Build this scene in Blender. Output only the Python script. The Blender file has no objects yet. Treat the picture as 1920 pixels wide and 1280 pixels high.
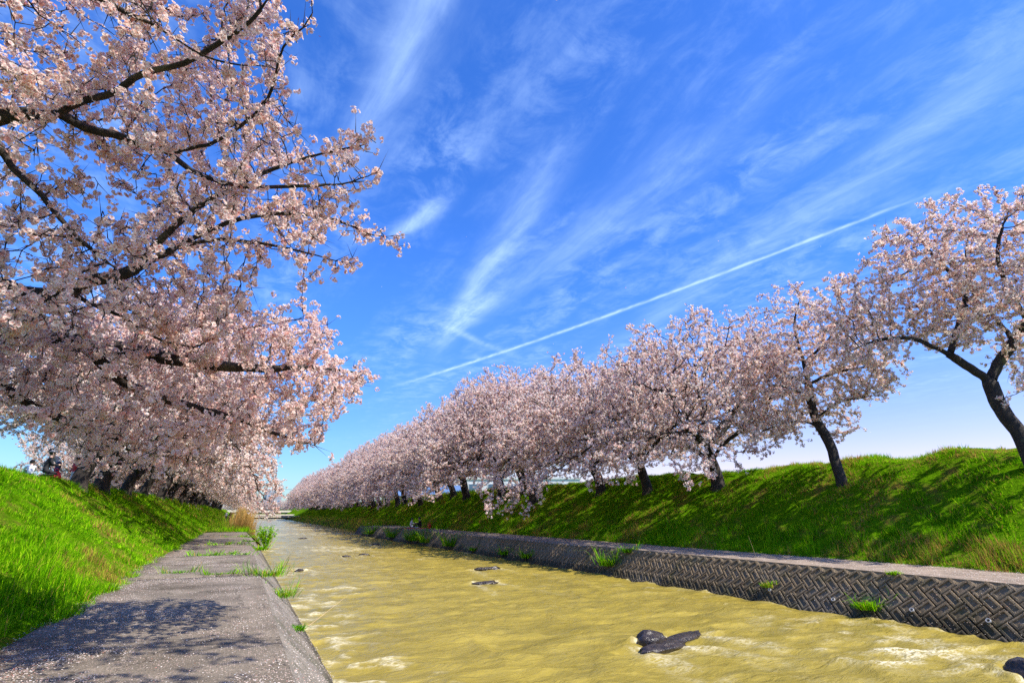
import bpy, math, random
import numpy as np
from mathutils import Vector

# ------------------------------------------------------------------ camera, sky, sun, exposure
scene = bpy.context.scene
col = scene.collection
R = math.radians
rng = np.random.default_rng(11)
random.seed(11)

cam_data = bpy.data.cameras.new('camera')
cam_data.lens = 18.75
cam_data.sensor_width = 36.0
cam_data.clip_start = 0.05
cam_data.clip_end = 6000
cam = bpy.data.objects.new('camera', cam_data)
cam.location = (0, 0, 1.6)
cam.rotation_euler = (R(90 + 17.745), 0, R(-25.908))
col.objects.link(cam)
scene.camera = cam

SUN_AZ = R(147)          # clockwise from +Y (the river's direction): from the right, a little behind
SUN_EL = R(52)
sun_dir = Vector((math.sin(SUN_AZ) * math.cos(SUN_EL), math.cos(SUN_AZ) * math.cos(SUN_EL), math.sin(SUN_EL)))
sd = bpy.data.lights.new('sun', 'SUN')
sd.energy = 5.0
sd.angle = R(0.5)
sd.color = (1.0, 0.935, 0.83)
sun = bpy.data.objects.new('sun', sd)
sun.rotation_euler = (-sun_dir).to_track_quat('-Z', 'Y').to_euler()
sun.location = (40, -30, 60)
col.objects.link(sun)

scene.view_settings.view_transform = 'Standard'
scene.view_settings.look = 'None'
scene.view_settings.gamma = 1.0
scene.view_settings.exposure = 0.68
scene.view_settings.use_curve_mapping = False
scene.cycles.use_denoising = False
scene.cycles.max_bounces = 10
scene.cycles.diffuse_bounces = 8
scene.cycles.glossy_bounces = 2
scene.cycles.transmission_bounces = 8
scene.cycles.transparent_max_bounces = 4


class NT:
    """small helper for building node trees"""
    def __init__(self, tree):
        self.t = tree
        tree.nodes.clear()

    def n(self, kind, **kw):
        nd = self.t.nodes.new(kind)
        for k, v in kw.items():
            if k == 'ins':
                for i, val in v.items():
                    self.set(nd, i, val)
            else:
                setattr(nd, k, v)
        return nd

    def set(self, nd, i, val):
        s = nd.inputs[i]
        if hasattr(val, 'is_linked') or hasattr(val, 'links'):
            self.t.links.new(val, s)
        else:
            s.default_value = val

    def m(self, op, a, b=None, c=None, clamp=False):
        nd = self.n('ShaderNodeMath', operation=op)
        nd.use_clamp = clamp
        self.set(nd, 0, a)
        if b is not None: self.set(nd, 1, b)
        if c is not None: self.set(nd, 2, c)
        return nd.outputs[0]

    def mix(self, fac, a, b, blend='MIX'):
        nd = self.n('ShaderNodeMix', data_type='RGBA', blend_type=blend)
        self.set(nd, 0, fac); self.set(nd, 6, a); self.set(nd, 7, b)
        return nd.outputs[2]

    def noise(self, vec, scale, detail=4, rough=0.55, dist=0.0):
        nd = self.n('ShaderNodeTexNoise')
        if vec is not None: self.set(nd, 'Vector', vec)
        nd.inputs['Scale'].default_value = scale
        nd.inputs['Detail'].default_value = detail
        nd.inputs['Roughness'].default_value = rough
        nd.inputs['Distortion'].default_value = dist
        return nd.outputs['Fac']

    def ramp(self, fac, lo, hi, a=0.0, b=1.0):
        nd = self.n('ShaderNodeMapRange')
        nd.interpolation_type = 'SMOOTHSTEP'
        self.set(nd, 0, fac)
        for i, v in ((1, lo), (2, hi), (3, a), (4, b)): nd.inputs[i].default_value = v
        return nd.outputs[0]

    def combine(self, x, y, z):
        nd = self.n('ShaderNodeCombineXYZ')
        self.set(nd, 0, x); self.set(nd, 1, y); self.set(nd, 2, z)
        return nd.outputs[0]


world = bpy.data.worlds.new('World')
scene.world = world
world.use_nodes = True
W = NT(world.node_tree)
sky = W.n('ShaderNodeTexSky', sky_type='NISHITA', sun_disc=False)
sky.sun_elevation = SUN_EL
sky.sun_rotation = SUN_AZ
sky.altitude = 100
sky.air_density = 1.0
sky.dust_density = 0.6
sky.ozone_density = 3.5
hs = W.n('ShaderNodeHueSaturation', ins={'Hue': 0.5, 'Saturation': 1.25, 'Value': 1.0, 'Color': sky.outputs[0]})
geo = W.n('ShaderNodeTexCoord')
sep = W.n('ShaderNodeSeparateXYZ', ins={0: geo.outputs['Generated']})
zz = W.m('MAXIMUM', sep.outputs[2], 0.03)
u = W.m('DIVIDE', sep.outputs[0], zz)
v = W.m('DIVIDE', sep.outputs[1], zz)
P2 = W.combine(u, v, 0.0)
# cirrus sheet: long filaments along v, mottled
wob = W.noise(P2, 1.1, 3, 0.5)
us = W.m('ADD', u, W.m('MULTIPLY', W.m('SUBTRACT', wob, 0.5), 0.16))
fil = W.noise(W.combine(W.m('MULTIPLY', us, 2.6), W.m('MULTIPLY', v, 0.55), 0.0), 1.0, 6, 0.62, 0.3)
mot = W.noise(W.combine(W.m('MULTIPLY', u, 7.0), W.m('MULTIPLY', v, 5.5), 3.0), 1.0, 7, 0.66, 0.4)
veil = W.m('MULTIPLY', W.ramp(fil, 0.36, 0.72), W.ramp(mot, 0.36, 0.70))
# the broad bands
def band(c0, c1, c2, width, lo, hi, amt):
    """band whose centre runs u = c0 + c1*v + c2*v*v"""
    cc = W.m('ADD', W.m('ADD', W.m('MULTIPLY', v, c1), c0), W.m('MULTIPLY', W.m('MULTIPLY', v, v), c2))
    d = W.m('DIVIDE', W.m('ABSOLUTE', W.m('SUBTRACT', us, W.m('ADD', cc, 0.0))), width)
    g = W.m('POWER', 2.718, W.m('MULTIPLY', W.m('MULTIPLY', d, d), -1.0))
    rng_ = W.m('MULTIPLY', W.ramp(v, lo[0], lo[1]), W.ramp(v, hi[0], hi[1], 1.0, 0.0))
    return W.m('MULTIPLY', W.m('MULTIPLY', g, rng_), amt)
streak = W.noise(W.combine(W.m('MULTIPLY', us, 9.0), W.m('MULTIPLY', v, 1.6), 7.0), 1.0, 6, 0.65, 0.4)
tex = W.m('MULTIPLY_ADD', W.ramp(streak, 0.3, 0.75), 0.8, 0.25)
b1 = band(0.50, 0.165, 0.0, 0.065, (0.9, 1.5), (2.6, 3.6), 0.55)
b2 = band(1.02, 0.045, -0.025, 0.10, (0.5, 1.3), (2.4, 3.4), 0.32)
b3 = band(1.43, 0.21, 0.0, 0.10, (0.1, 0.6), (1.8, 3.0), 0.34)
b4 = band(0.225, -0.02, 0.0, 0.06, (0.3, 0.8), (1.25, 1.7), 0.40)
b5 = band(0.905, -0.29, 0.0, 0.035, (1.46, 1.58), (1.74, 1.92), 0.7)
b6 = band(-3.49, 1.62, 0.0, 0.07, (2.62, 2.76), (2.95, 3.2), 0.45)
bands = W.m('MULTIPLY', W.m('ADD', W.m('ADD', W.m('ADD', b1, b2), W.m('ADD', b3, b4)), W.m('ADD', b5, b6)), tex)
# the contrail
cc = W.m('ADD', W.m('ADD', W.m('MULTIPLY', v, -0.130), 2.020), W.m('MULTIPLY', W.m('MULTIPLY', v, v), -0.0232))
puff = W.noise(W.combine(W.m('MULTIPLY', u, 26.0), W.m('MULTIPLY', v, 9.0), 1.0), 1.0, 3, 0.6)
dd_ = W.m('ADD', W.m('SUBTRACT', u, cc), W.m('MULTIPLY', W.m('SUBTRACT', puff, 0.5), 0.012))
dd_ = W.m('DIVIDE', dd_, W.m('MULTIPLY_ADD', v, 0.0045, 0.0065))
cg = W.m('POWER', 2.718, W.m('MULTIPLY', W.m('MULTIPLY', dd_, dd_), -1.0))
cg = W.m('MULTIPLY', cg, W.m('MULTIPLY', W.ramp(v, 0.70, 1.05), W.ramp(v, 3.4, 4.6, 1.0, 0.0)))
trail = W.m('MULTIPLY', cg, W.m('MULTIPLY_ADD', W.ramp(puff, 0.3, 0.7), 0.5, 0.35))
cl = W.m('ADD', W.m('MULTIPLY', veil, 0.43), W.m('ADD', bands, trail))
cl = W.m('MULTIPLY', cl, W.ramp(sep.outputs[2], 0.06, 0.26), clamp=True)
cl = W.m('MINIMUM', cl, 0.8)
hz = W.mix(W.ramp(sep.outputs[0], 0.05, 0.80), (0.52, 0.68, 0.86, 1), (1.36, 0.88, 0.98, 1))
grade = W.mix(W.ramp(sep.outputs[2], 0.0, 0.42), hz, (0.80, 0.98, 1.50, 1))
skyc = W.mix(1.0, hs.outputs[0], grade, 'MULTIPLY')
cloudcol = W.mix(cl, skyc, (3.4, 4.9, 7.4, 1))
bg = W.n('ShaderNodeBackground', ins={0: cloudcol, 1: 0.129})
outw = W.n('ShaderNodeOutputWorld')
world.node_tree.links.new(bg.outputs[0], outw.inputs[0])

# ------------------------------------------------------------------ helpers
def tag(o, label=None, cat=None, group=None, kind=None):
    if label: o['label'] = label
    if cat: o['category'] = cat
    if group: o['group'] = group
    if kind: o['kind'] = kind
    return o

def link(o, parent=None):
    col.objects.link(o)
    if parent is not None: o.parent = parent
    return o

def empty(name, loc=(0, 0, 0), rz=0.0, scale=1.0):
    o = bpy.data.objects.new(name, None)
    o.location = loc; o.rotation_euler = (0, 0, rz)
    o.scale = (scale,) * 3
    o.empty_display_size = 0.3
    return link(o)

def mesh_np(name, V, faces, mats=None, mat_idx=None, smooth=False, tint=None):
    """faces: list of int arrays (n,3) and (n,4)"""
    me = bpy.data.meshes.new(name)
    V = np.ascontiguousarray(V, dtype=np.float32)
    faces = [np.asarray(f, dtype=np.int32) for f in faces if len(f)]
    me.vertices.add(len(V))
    me.vertices.foreach_set('co', V.ravel())
    nl = sum(f.size for f in faces); nf = sum(len(f) for f in faces)
    me.loops.add(nl)
    me.polygons.add(nf)
    me.loops.foreach_set('vertex_index', np.concatenate([f.ravel() for f in faces]))
    tot = np.concatenate([np.full(len(f), f.shape[1], np.int32) for f in faces])
    st = np.concatenate(([0], np.cumsum(tot)[:-1])).astype(np.int32)
    me.polygons.foreach_set('loop_start', st)
    if smooth: me.polygons.foreach_set('use_smooth', np.ones(nf, bool))
    for m in (mats or []): me.materials.append(m)
    if mat_idx is not None: me.polygons.foreach_set('material_index', np.asarray(mat_idx, np.int32))
    if tint is not None:
        a = me.color_attributes.new('tint', 'FLOAT_COLOR', 'POINT')
        T = np.ones((len(V), 4), np.float32); T[:, :tint.shape[1]] = tint
        a.data.foreach_set('color', T.ravel())
    me.update(calc_edges=True)
    me.validate()
    return me

def obj(name, me, parent=None):
    return link(bpy.data.objects.new(name, me), parent)

class MB:
    """collects boxes, prisms and tubes; quads and tris"""
    def __init__(self): self.V = []; self.F = []; self.M = []
    def add(self, V, F, m=0):
        b = len(self.V)
        self.V += [tuple(p) for p in V]
        self.F += [tuple(i + b for i in f) for f in F]
        self.M += [m] * len(F)
        return self
    def box(self, a, b, m=0, ch=0.0):
        (x0, y0, z0), (x1, y1, z1) = a, b
        if ch <= 0:
            V = [(x0,y0,z0),(x1,y0,z0),(x1,y1,z0),(x0,y1,z0),(x0,y0,z1),(x1,y0,z1),(x1,y1,z1),(x0,y1,z1)]
            F = [(3,2,1,0),(4,5,6,7),(0,1,5,4),(1,2,6,5),(2,3,7,6),(3,0,4,7)]
        else:
            V = [(x0,y0,z0),(x1,y0,z0),(x1,y1,z0),(x0,y1,z0),(x0,y0,z1-ch),(x1,y0,z1-ch),(x1,y1,z1-ch),(x0,y1,z1-ch),
                 (x0+ch,y0+ch,z1),(x1-ch,y0+ch,z1),(x1-ch,y1-ch,z1),(x0+ch,y1-ch,z1)]
            F = [(3,2,1,0),(0,1,5,4),(1,2,6,5),(2,3,7,6),(3,0,4,7),(4,5,9,8),(5,6,10,9),(6,7,11,10),(7,4,8,11),(8,9,10,11)]
        return self.add(V, F, m)
    def tube(self, pts, rad, n=6, m=0, cap=True):
        P = [Vector(p) for p in pts]
        if not hasattr(rad, '__len__'): rad = [rad] * len(P)
        V = []; F = []
        for i, p in enumerate(P):
            d = (P[min(i + 1, len(P) - 1)] - P[max(i - 1, 0)]).normalized()
            a = d.cross(Vector((0, 0, 1)) if abs(d.z) < 0.9 else Vector((1, 0, 0))).normalized()
            b = d.cross(a)
            for k in range(n):
                t = 2 * math.pi * k / n
                V.append(p + (a * math.cos(t) + b * math.sin(t)) * rad[i])
        for i in range(len(P) - 1):
            for k in range(n):
                F.append((i*n+k, i*n+(k+1) % n, (i+1)*n+(k+1) % n, (i+1)*n+k))
        if cap:
            F.append(tuple(range(n))[::-1]); F.append(tuple((len(P)-1)*n + k for k in range(n)))
        return self.add(V, F, m)
    def ball(self, c, r, m=0, seg=10, rings=7):
        r = r if hasattr(r, '__len__') else (r, r, r)
        V = []; F = []
        for i in range(rings + 1):
            th = math.pi * i / rings
            for k in range(seg):
                ph = 2 * math.pi * k / seg
                V.append((c[0]+r[0]*math.sin(th)*math.cos(ph), c[1]+r[1]*math.sin(th)*math.sin(ph), c[2]+r[2]*math.cos(th)))
        for i in range(rings):
            for k in range(seg):
                F.append((i*seg+k, (i+1)*seg+k, (i+1)*seg+(k+1) % seg, i*seg+(k+1) % seg))
        return self.add(V, F, m)
    def mesh(self, name, mats, smooth=False):
        me = bpy.data.meshes.new(name)
        me.from_pydata(self.V, [], self.F)
        for m in mats: me.materials.append(m)
        me.polygons.foreach_set('material_index', np.array(self.M, np.int32))
        if smooth: me.polygons.foreach_set('use_smooth', np.ones(len(self.F), bool))
        me.update(); me.validate()
        return me
    def build(self, name, mats, parent=None, smooth=False):
        return obj(name, self.mesh(name, mats if isinstance(mats, (list, tuple)) else [mats], smooth), parent)

_lat = rng.random((256, 256))
def vnoise(x, y):
    xi = np.floor(x).astype(int); yi = np.floor(y).astype(int)
    fx = x - xi; fy = y - yi
    fx = fx*fx*fx*(fx*(fx*6-15)+10); fy = fy*fy*fy*(fy*(fy*6-15)+10)
    a = _lat[xi & 255, yi & 255]; b = _lat[(xi+1) & 255, yi & 255]
    c = _lat[xi & 255, (yi+1) & 255]; d = _lat[(xi+1) & 255, (yi+1) & 255]
    return (a*(1-fx)+b*fx)*(1-fy) + (c*(1-fx)+d*fx)*fy
def fbm(x, y, o=4):
    s = 0; a = 0.5; t = 0
    for i in range(o):
        s = s + a*vnoise(x + 17.3*i, y + 9.1*i); t += a
        x = x*2.03; y = y*2.03; a *= 0.5
    return s/t
def sstep(a, b, x):
    t = np.clip((x-a)/(b-a), 0, 1); return t*t*(3-2*t)

# ------------------------------------------------------------------ materials
def material(name):
    m = bpy.data.materials.new(name); m.use_nodes = True
    return m, NT(m.node_tree)

def finish(t, shader, disp=None):
    o = t.n('ShaderNodeOutputMaterial')
    t.t.links.new(shader, o.inputs[0])

def solid(name, c, rough=0.7, var=0.25, scale=6.0, bump=0.0, metallic=0.0, bscale=None):
    m, t = material(name)
    co = t.n('ShaderNodeTexCoord').outputs['Object']
    f = t.noise(co, scale, 5)
    k = t.ramp(f, 0.3, 0.7, 1 - var, 1 + var)
    cc_ = t.mix(1.0, (*c, 1), t.combine(k, k, k), 'MULTIPLY')
    p = t.n('ShaderNodeBsdfPrincipled', ins={'Base Color': cc_, 'Roughness': rough, 'Metallic': metallic})
    if bump:
        b = t.n('ShaderNodeBump', ins={'Height': t.noise(co, bscale or scale*3, 6), 'Strength': bump, 'Distance': 0.02})
        t.t.links.new(b.outputs[0], p.inputs['Normal'])
    finish(t, p.outputs[0])
    return m

def tinted(name, transl=0.3, rough=0.6, soft=True):
    """colour from the mesh's own tint attribute: thin petals and blades let light through"""
    m, t = material(name)
    a = t.n('ShaderNodeAttribute', attribute_name='tint').outputs['Color']
    d = t.n('ShaderNodeBsdfDiffuse', ins={0: a})
    tr = t.n('ShaderNodeBsdfTranslucent', ins={0: a})
    mx = t.n('ShaderNodeMixShader', ins={0: transl})
    t.t.links.new(d.outputs[0], mx.inputs[1]); t.t.links.new(tr.outputs[0], mx.inputs[2])
    sh = mx.outputs[0]
    if not soft:
        g = t.n('ShaderNodeBsdfGlossy', ins={'Color': (0.5, 0.6, 0.3, 1), 'Roughness': 0.5})
        m2 = t.n('ShaderNodeMixShader', ins={0: 0.04})
        t.t.links.new(sh, m2.inputs[1]); t.t.links.new(g.outputs[0], m2.inputs[2]); sh = m2.outputs[0]
    finish(t, sh)
    return m

M = {}
M['petal'] = tinted('petal', 0.48)
M['blade'] = tinted('blade', 0.38)

def bark_material():
    m, t = material('bark')
    co = t.n('ShaderNodeTexCoord').outputs['Object']
    sp = t.n('ShaderNodeSeparateXYZ', ins={0: co})
    q = t.combine(t.m('MULTIPLY', sp.outputs[0], 7.0), t.m('MULTIPLY', sp.outputs[1], 7.0), t.m('MULTIPLY', sp.outputs[2], 12.0))
    f = t.noise(q, 1.0, 7, 0.7, 1.2)
    f2 = t.noise(co, 2.2, 4)
    c1 = t.mix(t.ramp(f, 0.35, 0.7), (0.010, 0.007, 0.006, 1), (0.055, 0.039, 0.029, 1))
    c2 = t.mix(t.ramp(f2, 0.56, 0.74, 0, 0.6), c1, (0.14, 0.13, 0.06, 1))
    p = t.n('ShaderNodeBsdfPrincipled', ins={'Base Color': c2, 'Roughness': 0.85})
    b = t.n('ShaderNodeBump', ins={'Height': f, 'Strength': 0.8, 'Distance': 0.04})
    t.t.links.new(b.outputs[0], p.inputs['Normal'])
    finish(t, p.outputs[0])
    return m
M['bark'] = bark_material()

def concrete_material(name, base, petals=0.0, stain=0.5, wet=False, cracks=False):
    m, t = material(name)
    co = t.n('ShaderNodeTexCoord').outputs['Object']
    f = t.noise(co, 1.3, 6, 0.6)
    g = t.noise(co, 38.0, 5, 0.7)
    s = t.noise(co, 0.45, 4, 0.55)
    k = t.m('MULTIPLY', t.ramp(f, 0.25, 0.75, 0.72, 1.25), t.ramp(g, 0.25, 0.75, 0.55, 1.4))
    c = t.mix(1.0, (*base, 1), t.combine(k, k, k), 'MULTIPLY')
    c = t.mix(t.ramp(s, 0.5, 0.72, 0.0, stain), c, (base[0]*0.42, base[1]*0.40, base[2]*0.36, 1))
    if petals:
        vo = t.n('ShaderNodeTexVoronoi', ins={'Scale': 42.0, 'Vector': co})
        vo.feature = 'F1'
        pm = t.m('MULTIPLY', t.ramp(vo.outputs['Distance'], 0.22, 0.30, 1.0, 0.0), t.ramp(t.noise(co, 1.7, 5, 0.65), 0.38, 0.66, 0.12, 1.0))
        rnd = t.n('ShaderNodeSeparateColor', ins={0: vo.outputs['Color']})
        pm = t.m('MULTIPLY', pm, t.m('LESS_THAN', rnd.outputs[0], petals))
        pc = t.mix(rnd.outputs[1], (0.72, 0.47, 0.40, 1), (0.80, 0.68, 0.60, 1))
        c = t.mix(pm, c, pc)
    if wet:
        pz = t.n('ShaderNodeSeparateXYZ', ins={0: t.n('ShaderNodeNewGeometry').outputs['Position']})
        wm = t.ramp(t.m('ADD', pz.outputs[2], t.m('MULTIPLY', t.m('SUBTRACT', f, 0.5), 0.55)), -1.0, -0.62, 0.8, 0.0)
        c = t.mix(wm, c, (0.035, 0.032, 0.018, 1))
        po = t.n('ShaderNodeNewGeometry').outputs['Position']
        c = t.mix(t.ramp(t.noise(po, 1.1, 6, 0.65), 0.52, 0.70, 0.0, 0.55), c, (0.055, 0.062, 0.022, 1))
        c = t.mix(t.ramp(t.noise(po, 0.5, 5, 0.6), 0.50, 0.72, 0.0, 0.5), c, (0.26, 0.215, 0.155, 1))
    if cracks:
        cv = t.n('ShaderNodeTexVoronoi', ins={'Scale': 0.55, 'Vector': t.n('ShaderNodeVectorMath', operation='ADD', ins={0: co, 1: t.combine(t.noise(co, 1.6, 6, 0.7), t.noise(co, 1.9, 6, 0.7), 0.0)}).outputs[0]})
        cv.feature = 'DISTANCE_TO_EDGE'
        c = t.mix(t.ramp(cv.outputs['Distance'], 0.002, 0.009, 0.75, 0.0), c, (0.03, 0.025, 0.02, 1))
    p = t.n('ShaderNodeBsdfPrincipled', ins={'Base Color': c, 'Roughness': 0.9, 'Specular IOR Level': 0.12})
    b = t.n('ShaderNodeBump', ins={'Height': t.m('ADD', g, t.m('MULTIPLY', f, 0.7)), 'Strength': 0.7, 'Distance': 0.015})
    t.t.links.new(b.outputs[0], p.inputs['Normal'])
    finish(t, p.outputs[0])
    return m
M['slab'] = concrete_material('concrete_slab', (0.172, 0.143, 0.107), 0.5, 0.75, cracks=True)
M['path'] = concrete_material('concrete_path', (0.27, 0.212, 0.155), 0.4, 0.3)
M['wall'] = concrete_material('concrete_wall', (0.20, 0.175, 0.14), 0.35, 0.6, wet=True)
M['block'] = concrete_material('concrete_block', (0.215, 0.158, 0.090), 0.10, 0.6, wet=True)
M['joint'] = solid('joint_earth', (0.045, 0.038, 0.03), 0.95, 0.4, 9, 0.6)

def soil_material(name, g1, g2, br):
    m, t = material(name)
    co = t.n('ShaderNodeTexCoord').outputs['Object']
    f = t.noise(co, 0.9, 7, 0.65); f2 = t.noise(co, 9.0, 6, 0.7); f3 = t.noise(co, 0.33, 5, 0.6)
    c = t.mix(t.ramp(f2, 0.3, 0.7), (*g1, 1), (*g2, 1))
    c = t.mix(t.ramp(f, 0.5, 0.68, 0, 0.85), c, (*br, 1))
    c = t.mix(t.ramp(f3, 0.5, 0.7, 0, 0.5), c, (g1[0]*0.5, g1[1]*0.55, g1[2]*0.5, 1))
    p = t.n('ShaderNodeBsdfPrincipled', ins={'Base Color': c, 'Roughness': 1.0, 'Specular IOR Level': 0.0})
    b = t.n('ShaderNodeBump', ins={'Height': f2, 'Strength': 1.0, 'Distance': 0.08})
    t.t.links.new(b.outputs[0], p.inputs['Normal'])
    finish(t, p.outputs[0])
    return m
M['turf'] = soil_material('turf', (0.040, 0.11, 0.002), (0.12, 0.25, 0.004), (0.16, 0.10, 0.025))
M['verge'] = soil_material('verge', (0.05, 0.075, 0.014), (0.12, 0.13, 0.03), (0.22, 0.15, 0.05))
M['plain'] = soil_material('plain', (0.08, 0.10, 0.03), (0.14, 0.14, 0.05), (0.20, 0.15, 0.08))

def water_material():
    m, t = material('muddy_water')
    co = t.n('ShaderNodeTexCoord').outputs['Object']
    at_ = t.n('ShaderNodeAttribute', attribute_name='tint')
    foam_a = t.n('ShaderNodeSeparateColor', ins={0: at_.outputs['Color']}).outputs[0]
    sp = t.n('ShaderNodeSeparateXYZ', ins={0: co})
    q = t.combine(t.m('MULTIPLY', sp.outputs[0], 0.9), t.m('MULTIPLY', sp.outputs[1], 2.3), 0.0)
    f = t.noise(q, 0.5, 5, 0.6)
    g = t.noise(q, 9.0, 4, 0.6, 0.6)
    h = t.noise(q, 2.2, 5, 0.6, 1.2)
    lo = t.noise(t.combine(t.m('MULTIPLY', sp.outputs[0], 0.9), t.m('MULTIPLY', sp.outputs[1], 3.2), 2.0), 0.8, 6, 0.65, 0.9)
    c = t.mix(t.ramp(f, 0.3, 0.7), (0.230, 0.175, 0.028, 1), (0.325, 0.248, 0.044, 1))
    c = t.mix(t.ramp(lo, 0.42, 0.72, 0.0, 0.55), c, (0.135, 0.115, 0.032, 1))  # darker streaks painted in for the shade of wave troughs
    c = t.mix(t.ramp(lo, 0.28, 0.44, 0.45, 0.0), c, (0.46, 0.36, 0.075, 1))
    fo = t.m('MULTIPLY', foam_a, t.ramp(g, 0.34, 0.66), clamp=True)
    c = t.mix(t.m('MULTIPLY', fo, 0.85), c, (0.78, 0.72, 0.52, 1))
    p = t.n('ShaderNodeBsdfPrincipled', ins={'Base Color': c, 'Roughness': t.m('MULTIPLY_ADD', fo, 0.5, 0.16), 'IOR': 1.33, 'Specular IOR Level': 0.12})
    b = t.n('ShaderNodeBump', ins={'Height': t.m('ADD', t.m('MULTIPLY', g, 0.22), h), 'Strength': 0.75, 'Distance': 0.08})
    t.t.links.new(b.outputs[0], p.inputs['Normal'])
    finish(t, p.outputs[0])
    return m
M['water'] = water_material()
M['rock'] = solid('wet_rock', (0.034, 0.025, 0.018), 0.3, 0.6, 9, 1.0, bscale=26)
M['skin'] = solid('skin', (0.55, 0.34, 0.25), 0.6, 0.05)
M['hair'] = solid('black_hair', (0.012, 0.010, 0.010), 0.4, 0.3, 40)
M['black'] = solid('black_cloth', (0.014, 0.014, 0.017), 0.85, 0.3, 14)
M['grey'] = solid('grey_cloth', (0.30, 0.29, 0.31), 0.85, 0.15, 14)
M['white'] = solid('white_cloth', (0.68, 0.68, 0.72), 0.85, 0.1, 14)
M['navy'] = solid('navy_cloth', (0.02, 0.03, 0.08), 0.85, 0.2, 14)
M['red'] = solid('red_cloth', (0.55, 0.018, 0.02), 0.6, 0.15, 10)
M['denim'] = solid('denim', (0.05, 0.08, 0.15), 0.85, 0.2, 20)
M['shoe'] = solid('shoe', (0.03, 0.025, 0.02), 0.6, 0.2)
M['plaster'] = solid('white_plaster', (0.66, 0.66, 0.66), 0.8, 0.08, 2)
M['greywall'] = solid('grey_wall', (0.23, 0.23, 0.24), 0.8, 0.1, 1)
M['tan'] = solid('tan_wall', (0.42, 0.28, 0.17), 0.85, 0.15, 1)
M['glass'] = solid('window_glass', (0.10, 0.17, 0.25), 0.1, 0.1)
M['roof'] = solid('blue_roof', (0.10, 0.17, 0.30), 0.5, 0.15, 3)
M['deck'] = solid('bridge_concrete', (0.52, 0.47, 0.36), 0.85, 0.12, 2)
M['steel'] = solid('dark_steel', (0.05, 0.05, 0.055), 0.6, 0.2, 3)
M['pipe'] = solid('pale_pipe', (0.55, 0.54, 0.5), 0.6, 0.1)
M['hill'] = solid('wooded_hill', (0.035, 0.055, 0.04), 1.0, 0.4, 0.02)

# ------------------------------------------------------------------ the valley section
def Xt(Y):
    """x of the top edge of the right river wall"""
    Y = np.asarray(Y, float)
    return np.where(Y < 60, 16.6 - 0.03*Y, 14.8 + 2.4*sstep(60, 105, Y))

def left_z(X, Y):
    d = -np.asarray(X, float)
    z = np.interp(d, [2.2, 2.5, 3.0, 4.5, 6.6, 7.2, 8.0, 11.5, 17, 40, 4000], [-0.05, 0.02, 0.30, 1.25, 2.68, 2.90, 2.97, 2.95, 0.4, 0.0, 0.0])
    w = sstep(2.5, 3.3, d)*(1 - sstep(12, 20, d))
    return z + w*(fbm(X*0.75+3, Y*0.6+8, 4) - 0.5)*0.42

def right_z(o, Y):
    """o = distance beyond the wall's top edge"""
    z = np.interp(o, [2.95, 3.2, 3.7, 5.2, 8.9, 9.6, 10.4, 14, 20, 60, 4000], [-0.05, 0.02, 0.30, 1.25, 3.62, 3.90, 4.00, 3.98, 0.4, 0.0, 0.0])
    w = sstep(3.2, 4.2, o)*(1 - sstep(14, 20, o))
    return z + w*(fbm(o*0.6+31, Y*0.5+5, 4) - 0.5)*0.60

Ys = np.concatenate([np.arange(-30, 70, 0.5), np.arange(70, 200, 2.0), np.arange(200, 340, 8), [400, 600, 1000, 2000, 4000]])
def sheet(name, ofs, fx, fz, mat, ys=Ys, kind='structure'):
    A, B = np.meshgrid(np.asarray(ofs, float), ys, indexing='ij')
    V = np.stack([fx(A, B), B, fz(A, B)], -1).reshape(-1, 3)
    n, k = A.shape
    i = np.arange(n-1)[:, None]*k + np.arange(k-1)[None]
    i = i.ravel()
    F = np.stack([i, i+k, i+k+1, i+1], -1)
    return tag(obj(name, mesh_np(name, V, [F], [mat], smooth=True)), kind=kind)

g = MB().add([(-5000, -3000, -1.9), (5000, -3000, -1.9), (5000, 5000, -1.9), (-5000, 5000, -1.9)], [(0, 1, 2, 3)])
tag(g.build('ground', M['plain']), kind='structure')
dl = np.concatenate([np.arange(2.2, 8.4, 0.2), [9, 10, 11.5, 13, 15, 17, 25, 40, 100, 400, 2000]])
sheet('left_bank', -dl[::-1], lambda a, b: a, left_z, M['turf'])
dr = np.concatenate([np.arange(2.95, 11, 0.22), [12, 14, 16, 18, 20, 30, 60, 150, 500, 2000]])
sheet('right_bank', dr, lambda a, b: Xt(b) + a, right_z, M['turf'])
# low verges beyond the ends of the paving
yv = Ys[(Ys >= 53) & (Ys < 345)]
sheet('left_verge', np.array([-2.6, -1.8, -1, -0.2, 0.4, 0.9, 1.3, 1.7, 2.1, 2.6]), lambda a, b: a + 0.35*(fbm(b*0.2, a*0+3, 3)-0.5)*sstep(0, 1, a),
      lambda a, b: np.interp(a, [-2.6, -1, 0.4, 0.9, 2.1, 2.6], [0.06, 0.03, 0.0, -0.12, -1.15, -1.6]) + 0.12*(fbm(a*1.4, b*0.8, 3)-0.5), M['verge'], yv)
yv2 = Ys[(Ys >= 71) & (Ys < 345)]
sheet('right_verge', np.array([-1.6, -1.2, -0.8, -0.4, 0, 0.5, 1, 1.6, 2.3, 3.2]), lambda a, b: Xt(b) + a + 0.5*(fbm(b*0.25, a*0+3, 3)-0.5),
      lambda a, b: np.interp(a, [-1.6, -0.8, 0, 1, 3.2], [-1.7, -1.1, -0.4, -0.05, 0.1]) + 0.16*(fbm(a*1.4, b*0.8+4, 3)-0.5), M['verge'], yv2)
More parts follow.
